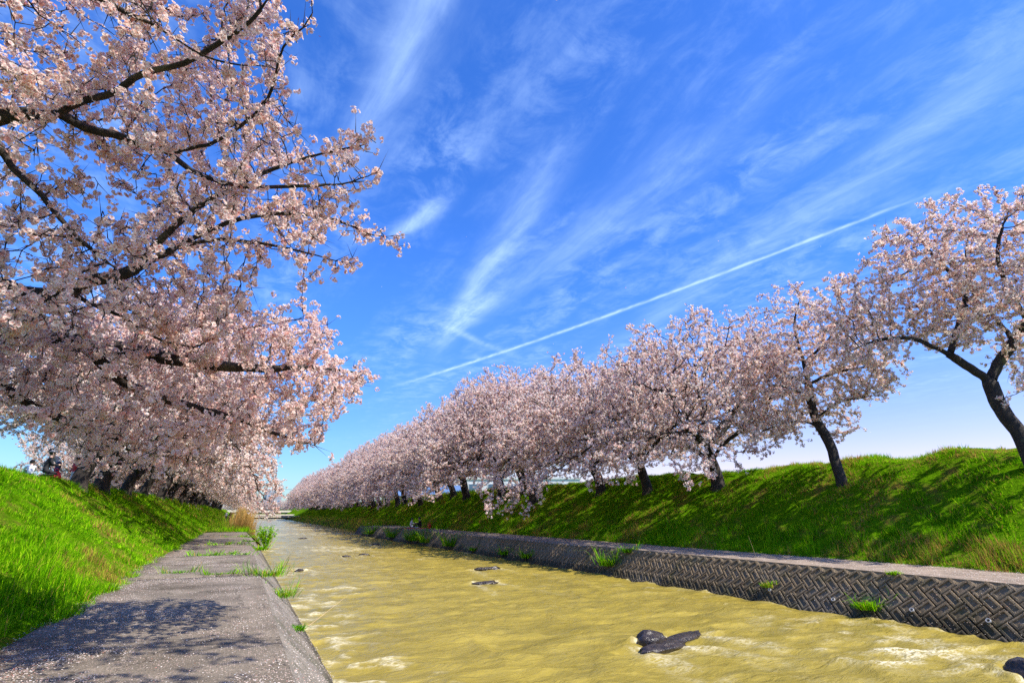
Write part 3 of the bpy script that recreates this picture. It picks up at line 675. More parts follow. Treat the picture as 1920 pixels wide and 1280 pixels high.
T2_BLOBS = [(-0.03, 0.05, 6.59, 1.99, 1.84, 3.2), (-0.17, 1.14, 8.01, 1.66, 1.82, 2.6), (1.07, -0.77, 6.51, 1.92, 1.56, 2.8), (-1.72, 1.56, 5.44, 1.39, 1.58, 2.6), (0.26, -1.57, 4.2, 1.37, 0.95, 2.4), (-1.93, -0.01, 3.82, 1.67, 1.2, 1.8), (-2.32, 1.51, 2.82, 1.55, 1.23, 1.6), (1.07, 0.56, 3.69, 1.31, 1.79, 2.0), (-1.52, 2.75, 4.93, 1.46, 2.44, 2.0), (-0.83, 2.54, 7.77, 1.25, 1.44, 2.0), (1.19, -1.58, 4.78, 1.39, 1.1, 2.0)]
T1_BASE = (24.21, 8.94, 2.98)
T1_LIMBS = [[(0.0, 0.0, 0.0), (-0.05, 0.14, 1.1), (-0.13, 0.34, 1.77), (-0.19, 0.49, 2.47), (-0.2, 0.52, 3.16)], [(-0.2, 0.52, 3.16), (-0.64, 0.8, 3.68), (-1.11, 1.14, 4.23), (-1.45, 1.43, 4.57), (-1.88, 1.86, 4.96), (-2.43, 2.51, 5.07), (-2.95, 3.26, 4.88), (-3.35, 3.73, 4.51)], [(-0.2, 0.52, 3.16), (0.24, 0.22, 3.95), (0.6, -0.18, 4.61), (0.86, -0.63, 5.34), (1.17, -1.3, 6.41), (1.35, -1.91, 7.68)], [(-1.11, 1.14, 4.23), (-0.33, 0.85, 5.63), (0.16, 0.71, 6.55), (0.29, 0.91, 7.57), (0.11, 1.35, 8.67), (-0.11, 1.61, 9.74)], [(0.6, -0.18, 4.61), (0.98, 0.24, 5.64), (1.39, 0.85, 6.82), (1.75, 1.04, 8.4), (1.97, 0.73, 9.8)], [(0.86, -0.63, 5.34), (-0.26, -0.77, 6.35), (-0.74, -0.91, 7.46), (-0.8, -1.34, 8.53)], [(0.86, -0.63, 5.34), (0.56, -1.7, 5.33), (0.31, -2.68, 5.14), (0.16, -3.35, 4.69)], [(-0.19, 0.49, 2.47), (-1.14, -0.38, 2.41), (-1.77, -0.99, 2.41), (-2.25, -1.43, 2.1)]]
T1_BLOBS = [(-0.04, 0.12, 7.18, 1.71, 1.92, 3.2), (-0.67, 1.64, 8.15, 1.22, 1.61, 2.6), (0.97, -1.31, 8.77, 1.63, 1.49, 3.0), (-1.73, 2.68, 6.24, 1.42, 1.35, 2.4), (-2.44, 3.76, 6.25, 1.13, 0.93, 2.0), (-2.65, 2.92, 4.39, 1.21, 0.54, 1.6), (0.47, 1.53, 5.98, 1.5, 1.33, 3.0), (0.72, -2.26, 6.75, 1.29, 1.74, 3.4), (0.9, -2.99, 5.13, 0.93, 1.26, 3.0), (-1.21, -1.07, 5.25, 1.21, 1.14, 2.0), (1.48, 0.32, 4.02, 0.89, 0.83, 1.4), (-0.83, 1.99, 9.0, 1.36, 1.42, 2.4), (-0.03, 0.09, 9.71, 1.82, 1.02, 2.6), (-1.62, 2.91, 7.52, 1.57, 1.29, 2.2), (-2.55, 3.95, 7.26, 1.17, 1.08, 1.8), (-0.27, 2.2, 5.63, 1.54, 0.89, 2.2), (1.03, -2.25, 8.96, 1.39, 1.23, 2.6)]


def unit(a):
    return a/np.maximum(np.linalg.norm(a, axis=-1, keepdims=True), 1e-9)

def grow(lines, attr, step, kill, infl, droop=0.0, iters=150, seed=0):
    """limbs given as polylines, then branches grow towards the attractors"""
    r = np.random.default_rng(seed)
    N = []; par = []
    for li, line in enumerate(lines):
        line = [np.array(p, float) for p in line]
        if li == 0:
            N.append(line[0]); par.append(-1); cur = 0
        else:
            d = np.linalg.norm(np.array(N) - line[0], axis=1); cur = int(d.argmin())
            if d[cur] < 0.06: line = line[1:]
            else: line = line
        pts = [N[cur]] + (line[1:] if li == 0 else line)
        # Catmull-Rom through the points
        for i in range(len(pts)-1):
            p0 = pts[max(i-1, 0)]; p1 = pts[i]; p2 = pts[i+1]; p3 = pts[min(i+2, len(pts)-1)]
            m = max(1, int(np.linalg.norm(p2-p1)/step))
            for k in range(1, m+1):
                t = k/m
                q = 0.5*((2*p1) + (-p0+p2)*t + (2*p0-5*p1+4*p2-p3)*t*t + (-p0+3*p1-3*p2+p3)*t**3)
                if k < m: q = q + r.normal(0, step*0.05, 3)
                N.append(q); par.append(cur); cur = len(N)-1
    seedn = len(N)
    N = np.array(N); par = list(par)
    nd = np.full(len(attr), 1e9); ni = np.zeros(len(attr), int)
    def upd(idx):
        P = N[idx]
        d = np.linalg.norm(attr[:, None, :] - P[None], axis=2)
        j = d.argmin(1); dm = d[np.arange(len(attr)), j]
        bet = dm < nd
        nd[bet] = dm[bet]; ni[bet] = idx[j[bet]]
    for s in range(0, len(N), 400): upd(np.arange(s, min(s+400, len(N))))
    alive = nd > kill
    stuck = np.zeros(len(attr), int)
    for it in range(iters):
        act = alive & (nd < infl)
        if not act.any(): break
        D = np.zeros((len(N), 3))
        np.add.at(D, ni[act], unit(attr[act] - N[ni[act]]))
        src = np.unique(ni[act])
        dirs = unit(unit(D[src]) + r.normal(0, 0.22, (len(src), 3)) + np.array([0, 0, -droop]))
        new = N[src] + dirs*step
        base = len(N)
        old = nd.copy()
        N = np.concatenate([N, new]); par += list(src)
        upd(np.arange(base, len(N)))
        stuck[act & (nd > old - 1e-4)] += 1
        alive &= (nd > kill) & (stuck < 6)
        if len(N) > 16000: break
    return N, np.array(par), seedn

def radii(N, par, tip, base_r, ex=2.3, pw=0.6):
    n = len(N); acc = np.zeros(n)
    r = np.zeros(n)
    for i in range(n-1, -1, -1):
        r[i] = max(tip, acc[i]**(1/ex)) if acc[i] > 0 else tip
        if par[i] >= 0: acc[par[i]] += r[i]**ex
    k = base_r/r[0]
    
    # thick wood scales to the wanted girth, tips stay thin
    f = (r - tip)/(r[0]-tip)
    return r*(1 + (k-1)*np.clip(f, 0, 1)**pw)

def chains(N, par, r):
    n = len(N)
    ch = [[] for _ in range(n)]
    for i in range(1, n): ch[par[i]].append(i)
    out = []
    stack = [(0, None)]
    while stack:
        s, p = stack.pop()
        c = [p, s] if p is not None else [s]
        cur = s
        while ch[cur]:
            k = sorted(ch[cur], key=lambda q: -r[q])
            for o in k[1:]: stack.append((o, cur))
            cur = k[0]; c.append(cur)
        if len(c) > 1: out.append(c)
    return out

def tubes(N, r, cs, lo, hi, sides):
    """tube mesh of the chains' stretches whose radius lies in [lo, hi)"""
    VV = []; FF = []; b = 0
    ang = np.arange(sides)*2*np.pi/sides
    ca, sa = np.cos(ang), np.sin(ang)
    for c in cs:
        c = np.array(c); rr = r[c].copy()
        if len(c) > 1: rr[0] = min(rr[0], rr[1]*1.25)
        sel = np.where((rr >= lo) & (rr < hi))[0]
        if not len(sel): continue
        a, e = sel[0], sel[-1]
        e = min(e+1, len(c)-1)
        a = max(a-1, 0) if a > 0 else a
        if e - a < 1: continue
        P = N[c[a:e+1]]; q = rr[a:e+1]
        if a > 0: q[0] = min(q[0], hi)
        T = np.empty_like(P); T[1:-1] = P[2:]-P[:-2]; T[0] = P[1]-P[0]; T[-1] = P[-1]-P[-2]
        T = unit(T)
        ref = np.where(np.abs(T[:, 2:3]) < 0.9, np.array([[0, 0, 1.]]), np.array([[1., 0, 0]]))
        ref = np.repeat(ref[:1], len(P), 0) if len(P) < 4 else ref
        A = unit(np.cross(T, ref)); B = np.cross(T, A)
        ring = P[:, None] + (A[:, None]*ca[None, :, None] + B[:, None]*sa[None, :, None])*q[:, None, None]
        VV.append(ring.reshape(-1, 3))
        m = len(P)
        i = np.arange(m-1)[:, None]*sides; k = np.arange(sides)[None]; k2 = (k+1) % sides
        FF.append((np.stack([i+k, i+k2, i+sides+k2, i+sides+k], -1).reshape(-1, 4)) + b)
        b += m*sides
    if not VV: return None
    return np.concatenate(VV), np.concatenate(FF)

PINK = np.array([[0.97, 0.85, 0.755], [0.95, 0.68, 0.585], [0.98, 0.94, 0.86], [0.80, 0.38, 0.30]])
RED = np.array([0.16, 0.035, 0.028])

def far_blossoms(Cn, out, size, rad, K, seed, pale=0.5):
    """loose clusters of K small petal faces round each centre"""
    r = np.random.default_rng(seed)
    n = len(Cn)
    dirs = unit(r.normal(0, 1, (n, K, 3)) + out[:, None]*0.25)
    ctr = Cn[:, None] + dirs*(rad*r.uniform(0.35, 1.0, (n, K, 1)))
    nrm = unit(dirs + r.normal(0, 0.55, (n, K, 3)))
    a = unit(np.cross(nrm, unit(r.normal(0, 1, (n, K, 3))))); b_ = np.cross(nrm, a)
    s = size*r.uniform(0.7, 1.3, (n, K, 1))
    isred = r.random((n, K)) < 0.12
    s = np.where(isred[..., None], s*0.8, s)
    V = np.stack([ctr - a*s, ctr + a*s*0.7 - b_*s*0.8, ctr + a*s*0.7 + b_*s*0.8], 2)
    tint = PINK[r.choice(4, (n, K), p=[0.43, 0.27, 0.21, 0.09])]*r.uniform(0.88, 1.05, (n, 1, 1))
    tint = np.where(isred[..., None], RED, tint)
    T = np.repeat(tint[:, :, None], 3, 2)
    F = np.arange(n*K*3).reshape(-1, 3)
    return V.reshape(-1, 3), F, np.clip(T.reshape(-1, 3), 0, 1)

def flowers(Cn, ax, R0, r, tri=False):
    """five-petalled flowers at Cn facing ax"""
    n = len(Cn)
    a = unit(np.cross(ax, unit(r.normal(0, 1, (n, 3))))); b_ = np.cross(ax, a)
    rad = R0*r.uniform(0.8, 1.15, (n, 1, 1))
    th = (np.arange(5)*2*np.pi/5)[None] + r.uniform(0, 6.28, (n, 1))
    def at(dt, k, lift):
        d = a[:, None]*np.cos(th+dt)[..., None] + b_[:, None]*np.sin(th+dt)[..., None]
        return Cn[:, None] + d*rad*k + ax[:, None]*rad*lift
    lf = at(-0.55, 0.80, 0.30); tp = at(0.0, 1.0, 0.36); rt_ = at(0.55, 0.80, 0.30)
    ce = np.repeat(Cn[:, None], 5, 1)
    m_ = 3 if tri else 4
    V = np.stack([ce, at(-0.58, 0.92, 0.32), at(0.58, 0.92, 0.32)] if tri else [ce, lf, tp, rt_], 2).reshape(-1, 3)
    F = np.arange(n*5*m_).reshape(-1, m_)
    base = PINK[r.choice(4, n, p=[0.36, 0.10, 0.52, 0.02])]*r.uniform(0.9, 1.05, (n, 1))
    T = np.empty((n, 5, m_, 3))
    T[:] = base[:, None, None]
    T[:, :, 0] = np.array([0.70, 0.32, 0.28])
    return V, F, np.clip(T.reshape(-1, 3), 0, 1)

def cluster_flowers(Cn, out, K, rad, R0, seed, tri=False):
    r = np.random.default_rng(seed)
    n = len(Cn)
    d = unit(r.normal(0, 1, (n, K, 3)) + out[:, None]*0.35)
    p = (Cn[:, None] + d*rad*r.uniform(0.55, 0.95, (n, K, 1))).reshape(-1, 3)
    ax = unit(d + r.normal(0, 0.18, (n, K, 3))).reshape(-1, 3)
    V, F, T = flowers(p, ax, R0, r, tri)
    # reddish calyx and stalk bits inside the cluster
    q = np.repeat(Cn, 3, 0) + r.normal(0, rad*0.45, (n*3, 3))
    a = unit(r.normal(0, 1, (n*3, 3)))*0.016; b_ = unit(r.normal(0, 1, (n*3, 3)))*0.006
    V2 = np.stack([q-a, q+b_, q+a, q-b_], 1).reshape(-1, 3)
    if tri: V2 = V2.reshape(-1, 4, 3)[:, :3].reshape(-1, 3)
    F2 = np.arange(len(V2)).reshape(-1, 3 if tri else 4) + len(V)
    T2 = np.repeat(np.array([[0.26, 0.07, 0.05]]), len(V2), 0)
    return np.concatenate([V, V2]), np.concatenate([F, F2]), np.concatenate([T, T2])

def wood(N, par, r, cs, thick, name):
    t1 = tubes(N, r, cs, thick, 9, 10)
    t2 = tubes(N, r, cs, 0.016, thick, 5)
    t3 = tubes(N, r, cs, 0, 0.016, 3)
    trunk = mesh_np(name + '_trunk', t1[0], [t1[1]], [M['bark']], smooth=True)
    V = np.concatenate([t2[0], t3[0]]); F = np.concatenate([t2[1], t3[1] + len(t2[0])])
    return trunk, V, F

def twigs_from(N, par, r, thin, count, ln, seed):
    """short straight shoots leaving thin wood; returns base, tip"""
    rr = np.random.default_rng(seed)
    idx = np.where((r < thin) & (np.arange(len(N)) > 0))[0]
    pick = rr.choice(idx, count)
    T = unit(N[pick] - N[par[pick]])
    d = unit(T*0.8 + rr.normal(0, 0.6, (count, 3)) + np.array([0, 0, 0.04]))
    L = rr.uniform(ln*0.4, ln, (count, 1))
    return N[pick], N[pick] + d*L, d

def twig_mesh(A, B, r0=0.007):
    d = unit(B-A)
    a = unit(np.cross(d, np.array([0.3, 0.2, 0.93]))); b_ = np.cross(d, a)
    V = np.stack([A + a*r0, A - a*r0*0.5 + b_*r0*0.87, A - a*r0*0.5 - b_*r0*0.87, B], 1).reshape(-1, 3)
    i = np.arange(len(A))[:, None]*4
    F = np.concatenate([i + np.array([[0, 1, 3]]), i + np.array([[1, 2, 3]]), i + np.array([[2, 0, 3]])])
    return V, F

TIPS = [0.45, 0.7, 0.95]
def tree_meshes(name, lines, attr, base_r, step=0.2, kill=0.36, infl=3.5, droop=0.03, seed=1, nclus=13000, ntwig=3000, K=5,
                size=0.036, rad=0.065, tlen=0.45, bare=0.0, tip=0.006, pw=0.6):
    N, par, sn = grow(lines, attr, step, kill, infl, droop, seed=seed)
    r = radii(N, par, tip, base_r, pw=pw)
    # root flare
    h = np.linalg.norm(N - N[0], axis=1)
    r = r*(1 + 0.5*np.exp(-h/0.35))
    cs = chains(N, par, r)
    rr = np.random.default_rng(seed+5)
    trunk, V, F = wood(N, par, r, cs, 0.05, name)
    A, B, d = twigs_from(N, par, r, 0.016, ntwig, tlen, seed+1)
    tv, tf = twig_mesh(A, B, 0.0055 if tip < 0.005 else 0.010)
    branches = mesh_np(name + '_branches', np.concatenate([V, tv]), [F, tf + len(V)], [M['bark']], smooth=True)
    ctr = np.array(attr).mean(0)
    nt = int(nclus*0.5)
    k = rr.integers(0, ntwig, nt); t = rr.choice(TIPS, (nt, 1))
    c1 = A[k] + (B[k]-A[k])*t
    idx = np.where((r < 0.020) & (np.arange(len(N)) >= sn))[0]
    j = rr.choice(idx, nclus - nt); s = rr.random((nclus-nt, 1))
    c2 = N[j]*(1-s) + N[par[j]]*s
    c = np.concatenate([c1, c2]) + rr.normal(0, 0.025, (nclus, 3))
    if bare > 0:   # thinly flowering top shoots
        f = (c[:, 2] > np.quantile(c[:, 2], 0.72)) & (rr.random(nclus) < bare)
        c = c[~f]
    return trunk, branches, c, unit(c - ctr), N, par, r

def add_tree(name, meshes, loc, rz, scale, label, group, clusters=None):
    e = empty(name, loc, rz, 1.0)
    e.scale = scale if hasattr(scale, '__len__') else (scale,)*3
    tag(e, label, 'tree', group)
    obj('trunk', meshes[0], e)
    obj('branches', meshes[1], e)
    tag(obj('blossoms', meshes[2], e), kind='stuff')
    return e

def ell_pts(blobs, n, seed, tangent=None, radial=None):
    r = np.random.default_rng(seed)
    B = np.array(blobs)
    if B.shape[1] == 4: B = np.concatenate([B, B[:, 3:4], B[:, 3:4]], 1)
    vol = B[:, 3]*B[:, 4]*B[:, 5]
    k = r.choice(len(B), n, p=vol/vol.sum())
    d = unit(r.normal(0, 1, (n, 3)))*r.random((n, 1))**(1/2.6)
    if tangent is None:
        return B[k, :3] + d*B[k, 3:6]
    return B[k, :3] + d[:, :1]*B[k, 3:4]*tangent + d[:, 1:2]*B[k, 4:5]*np.array([0, 0, 1.]) + d[:, 2:]*B[k, 5:6]*radial

def dome_pts(n, seed, Rx, Ry, Rz, cx, cz, low):
    r = np.random.default_rng(seed)
    d = unit(r.normal(0, 1, (n*4, 3)))
    q = r.random((n*4, 1))**(1/2.4)
    keep = (d[:, 2] > -0.5) & (q[:, 0] > 0.30)
    P = d*q*np.array([[Rx, Ry, Rz]])
    # uneven outline
    az = np.arctan2(d[:, 1], d[:, 0])
    wob = 1 + 0.10*np.sin(3*az + seed) + 0.06*np.sin(7*az + 2.1*seed) + 0.09*np.sin(5*d[:, 2]*2 + az*2 + seed)
    P *= wob[:, None]
    rh = np.hypot(P[:, 0]/Rx, P[:, 1]/Ry)
    keep &= ~((rh < 0.45) & (P[:, 2] < 0.15*Rz)) & ~((P[:, 0] > 0) & (P[:, 2] < -0.25*Rz))
    # the river side (-x) hangs low
    P[:, 2] -= low*np.clip(-P[:, 0]/Rx, 0, 1)**2*np.clip(rh, 0, 1)
    P += np.array([cx, 0, cz])
    return P[keep][:n]

# --- generic row trees (lean to -x, the river side)
GEN = []
specs = [
    dict(seed=21, Rx=7.0, Ry=6.2, Rz=5.4, cx=-1.4, cz=4.2, low=3.3, r=0.34),
    dict(seed=34, Rx=6.8, Ry=6.6, Rz=5.1, cx=-1.7, cz=3.9, low=3.8, r=0.30),
    dict(seed=55, Rx=7.4, Ry=6.2, Rz=5.8, cx=-1.2, cz=4.3, low=2.0, r=0.36),
]
for k, s in enumerate(specs):
    q = random.Random(s['seed'])
    f = 1.35 + 0.3*k % 0.7
    lines = [[(0, 0, -0.25), (-0.05, 0.03, 0.5), (-0.28, 0.05, 1.2), (-0.5, -0.05, f), (-0.65, 0.0, f+0.9), (-0.7, 0.1, f+2.0), (-0.9, 0.0, f+3.2), (-0.8, 0.2, f+4.6)]]
    lines.append([(-0.4, 0, f-0.2), (-1.3, -0.3, f+0.6), (-2.4, -0.7, f+1.0), (-3.6, -1.0, f+1.2), (-4.8, -1.1, f+1.1)])
    lines.append([(-0.5, 0, f), (-0.9, 0.9, f+0.8), (-1.3, 2.0, f+1.4), (-1.7, 3.2, f+1.9), (-1.9, 4.2, f+2.2)])
    lines.append([(-0.5, 0, f), (-0.3, -0.9, f+0.9), (-0.3, -2.0, f+1.6), (-0.6, -3.2, f+2.1)])
    lines.append([(-0.5, 0, f+0.2), (0.5, 0.4, f+1.1), (1.5, 0.7, f+1.9), (2.6, 0.8, f+2.6), (3.6, 1.0, f+3.0)])
    lines.append([(-0.65, 0, f+0.9), (-1.5, 0.4, f+1.9), (-2.4, 0.6, f+2.9), (-3.3, 0.9, f+3.6)])
    lines.append([(-0.65, 0, f+1.0), (0.1, -0.7, f+2.1), (0.8, -1.4, f+3.2), (1.4, -2.0, f+4.0)])
    lines = [[(x + q.uniform(-.15, .15)*(i > 0)*(j > 0), y*(1 if k != 1 else -1) + q.uniform(-.25, .25)*(i > 0)*(j > 0), z + q.uniform(-.15, .2)*(i > 0)*(j > 0)) for j, (x, y, z) in enumerate(l)] for i, l in enumerate(lines)]
    attr = dome_pts(2700, s['seed'], s['Rx'], s['Ry'], s['Rz'], s['cx'], s['cz'], s['low'])
    tk, br, c, out, *_ = tree_meshes('cherry_tree', lines, attr, s['r'], seed=s['seed'], nclus=18500, ntwig=8000, tlen=0.55, tip=0.011)
    bv, bf, bt = far_blossoms(c, out, 0.043, 0.085, 9, s['seed'])
    GEN.append((tk, br, mesh_np('blossoms', bv, [bf], [M['petal']], tint=bt)))

ORD = ['first', 'second', 'third', 'fourth', 'fifth', 'sixth', 'seventh', 'eighth', 'ninth', 'tenth', 'eleventh', 'twelfth', 'thirteenth', 'fourteenth']
# --- the two right-hand trees that stand clear of the row
def hero(name, base, limbs, blobs, r, seed, label, n=2000, **kw):
    p = np.array(base)
    rad = np.array([p[0], p[1], 0]); rad /= np.linalg.norm(rad)
    tan = np.array([rad[1], -rad[0], 0])
    attr = ell_pts(blobs, n, seed, tan, rad)
    lines = [list(l) for l in limbs]
    lines[0][0] = (lines[0][0][0], lines[0][0][1], -0.3)
    tk, br, c, out, *_ = tree_meshes(name, lines, attr, r, seed=seed, **kw)
    bv, bf, bt = far_blossoms(c, out, 0.038, 0.070, 9, seed)
    me = mesh_np('blossoms', bv, [bf], [M['petal']], tint=bt)
    return add_tree('cherry_tree', (tk, br, me), base, 0, 1, label, 'cherry trees along the right bank')
hero('cherry_tree', T1_BASE, T1_LIMBS, T1_BLOBS, 0.25, 71, 'tall cherry tree with leaning trunk cut by the right edge of the picture', step=0.17, kill=0.30, nclus=17000, ntwig=3600, bare=0.12)
hero('cherry_tree', T2_BASE, T2_LIMBS, T2_BLOBS, 0.21, 72, 'smaller open cherry tree with curved trunk and long low limb, second from the right edge', step=0.16, kill=0.30, nclus=12000, ntwig=3000, bare=0.4)

rowR = [22.7, 28.0, 33.6, 41.9, 45.9, 50.6, 58.2, 64.4, 70.2, 76.3] + [82.5 + 6.6*i for i in range(24)]
for i, Y in enumerate(rowR):
    q = random.Random(900+i)
    o = 7.6 + q.uniform(-0.5, 0.4) + (0.7 if 3 < i < 9 else 0)
    z = float(right_z(np.array(o), np.array(Y))) - 0.05
    sc = (1.0 if i < 2 else 1.10)*q.uniform(0.95, 1.08)
    lab = ('cherry tree on the right bank, ' + ORD[i+2] + ' of its row counting from the right edge') if i < 10 else 'far cherry tree in the unbroken pink row on the right bank'
    add_tree('cherry_tree', GEN[[0, 1, 1, 2][i] if i < 4 else 2 if i < 9 else (0, 2, 2)[(i + i//3) % 3]], (float(Xt(Y)) + o, Y, z), q.uniform(-0.5, 0.5), (sc, sc*(-1 if i % 3 == 1 else 1), sc*q.uniform(0.92, 1.08)), lab,
             'cherry trees along the right bank' if i < 10 else 'far cherry trees of the right row')

# --- left row
rowL = [30.3, 35.2, 42.5, 51.0, 60.0, 68.5] + [77 + 8.0*i for i in range(20)]
for i, Y in enumerate(rowL):
    q = random.Random(500+i)
    X = -6.75 + q.uniform(-0.25, 0.25)
    z = float(left_z(np.array(X), np.array(Y))) - 0.05
    sc = q.uniform(0.88, 1.0)
    if i < 6: lab = 'cherry tree on the left bank, ' + ORD[i] + ' visible trunk counting away from the people'
    else: lab = 'far cherry tree in the unbroken row on the left bank'
    add_tree('cherry_tree', GEN[(i + 1) % 3], (X, Y, z), math.pi + q.uniform(-0.4, 0.4), sc, lab, 'cherry trees along the left bank' if i < 6 else 'far cherry trees of the left row')
# --- a second row on the land side of the left crest
for i, Y in enumerate([66, 73, 80, 88, 96, 105, 114]):
    q = random.Random(700+i)
    X = -14.0 + q.uniform(-0.6, 0.6)
    z = float(left_z(np.array(X), np.array(Y))) - 0.05
    add_tree('cherry_tree', GEN[i % 3], (X, Y, z), math.pi + q.uniform(-0.6, 0.6), q.uniform(0.85, 0.95), 'cherry tree showing between the left trunks, behind the left row', 'cherry trees behind the left row')
# --- trees closing the view
for i, (X, Y) in enumerate([(-14, 366), (-4, 372), (5, 366), (14, 370), (24, 365), (34, 372)]):
    add_tree('cherry_tree', GEN[i % 3], (X, Y, 1.0), i*1.3, 0.85, 'distant cherry tree closing the view beyond the bridges', 'cherry trees beyond the bridges')

# --- second tree on the left: hangs low over the promenade
lines = [[(-6.6, 10.2, 2.4), (-6.3, 10.0, 3.2), (-5.6, 9.6, 3.9), (-4.6, 9.1, 4.1)], SECOND_LIMBS['d'], SECOND_LIMBS['a'], SECOND_LIMBS['b'],
         [(-5.6, 9.6, 3.9)] + SECOND_LIMBS['c'], [(-6.3, 10.0, 3.2), (-6.8, 10.4, 4.6), (-7.0, 10.6, 6.0)], [(-5.6, 9.6, 3.9), (-4.9, 9.8, 5.2), (-4.2, 9.8, 6.2)]]
extra = [(-6.8, 10.4, 6.0, 1.5), (-4.8, 9.8, 6.0, 1.3)]
p0 = np.array([-6.6, 10.2, 2.4])
attr = np.concatenate([ell_pts(SECOND_BLOBS, 2800, 81), ell_pts(extra, 220, 82)])
tk, br, c, out, *_ = tree_meshes('cherry_tree', [[tuple(np.array(p)-p0) for p in l] for l in lines], attr - p0, 0.28, step=0.13, kill=0.21, infl=3.0, droop=0.08, seed=83, nclus=8500, ntwig=4200, tlen=0.34, tip=0.004, pw=1.0)
bv, bf, bt = cluster_flowers(c, out, 8, 0.045, 0.0245, 84, True)
me = mesh_np('blossoms', bv, [bf], [M['petal']], tint=bt)
add_tree('cherry_tree', (tk, br, me), tuple(p0), 0, 1, 'cherry tree on the left bank with low boughs drooping over the promenade', 'cherry trees along the left bank')

# --- the near tree
NL = NEAR_LIMBS
lines = [[(-6.4, 6.6, 2.2), (-6.25, 6.6, 3.0), (-5.7, 6.6, 3.7), (-5.0, 6.7, 4.1), (-4.2, 6.7, 4.5)],
         NL['e'], [(-5.0, 6.7, 4.1), (-4.2, 6.3, 4.8)] + NL['a'], NL['b'], [(-4.2, 6.3, 4.8), (-3.6, 5.9, 5.8)] + NL['c'], NL['d'],
         NL['f'], NL['g'], NL['h'], NL['i'], NL['j'], NL['k'],
         [(-5.7, 6.6, 3.7), (-6.4, 7.4, 5.2), (-6.8, 8.0, 6.6)], [(-5.7, 6.6, 3.7), (-6.2, 5.4, 5.0), (-6.4, 4.4, 6.2)],
         [(-4.2, 6.3, 4.8), (-3.6, 4.6, 5.9), (-2.6, 2.8, 6.5), (-1.0, 2.0, 6.9), (0.8, 2.0, 7.0), (2.2, 1.7, 6.9)], [(-1.0, 2.0, 6.9), (0.2, 3.2, 7.8), (1.6, 3.6, 8.2), (3.0, 3.3, 8.1)]]  # unseen overhead limbs, added to dapple the promenade with shade
p0 = np.array(lines[0][0])
extra = [(*p, 0.26) for k_ in 'ijke' for p in NL[k_][-4:]] + [(*p, 0.22) for p in NL['b'][-6:]] + [(1.2, 3.7, 8.2, 0.9), (2.4, 3.6, 8.2, 0.9), (3.4, 3.2, 8.0, 0.9), (0.2, 3.8, 8.4, 0.8), (0.2, 2.4, 7.0, 0.9), (1.4, 2.5, 7.1, 0.9), (2.6, 2.2, 7.0, 0.9), (0.9, 3.1, 7.6, 0.8), (-1.0, 1.8, 6.6, 0.9), (0.5, 0.8, 6.6, 0.8), (1.6, 0.5, 6.6, 0.8), (-2.2, 1.9, 6.6, 0.9), (-6.5, 7.8, 6.4, 1.5), (-6.3, 4.8, 6.3, 1.5), (-5.0, 6.2, 7.2, 1.4), (-4.0, 7.2, 6.6, 1.2), (-4.2, 5.0, 6.6, 1.1)]  # limb tips, unseen overhead blossom added to shade the paving, then crown round the trunk
tips_ = extra[:22]
attr = np.concatenate([ell_pts(NEAR_BLOBS, 3000, 91), ell_pts(extra[22:], 1000, 92), ell_pts(tips_, 420, 95)]) - p0
tk, br, c, out, N, par, r = tree_meshes('cherry_tree', [[tuple(np.array(p)-p0) for p in l] for l in lines], attr, 0.26, step=0.09, kill=0.17, infl=2.5, droop=0.02, seed=93,
                                        nclus=13600, ntwig=6600, tlen=0.30, tip=0.0046, pw=1.0)
near = np.linalg.norm(c + p0 - np.array([0, 0, 1.6]), axis=1)
vis = (c[:, 0] + p0[0] > -2.2 + 0.0)*1
order = np.argsort(near + 100*(1-vis))
big, rest = order[:300], order[300:]
bv, bf, bt = cluster_flowers(c[rest], out[rest], 7, 0.042, 0.0245, 94, True)
me = mesh_np('blossoms', bv, [bf], [M['petal']], tint=bt)
near_tree = add_tree('cherry_tree', (tk, br, me), tuple(p0), 0, 1, 'nearest cherry tree with large flowering boughs filling the upper left corner', 'cherry trees along the left bank')
cms = []
for k in range(6):
    bv, bf, bt = cluster_flowers(np.zeros((1, 3)), np.array([[0, 0, -0.4]]), 11, 0.044, 0.0235, 200+k)
    cms.append(mesh_np('blossom_cluster', bv, [bf], [M['petal']], tint=bt))
for k, i in enumerate(big):
    o = bpy.data.objects.new('blossom_cluster', cms[k % 6])
    o.location = c[i]; o.rotation_euler = (random.uniform(-.6, .6), random.uniform(-.6, .6), random.uniform(0, 6.28))
    o.parent = near_tree; col.objects.link(o)

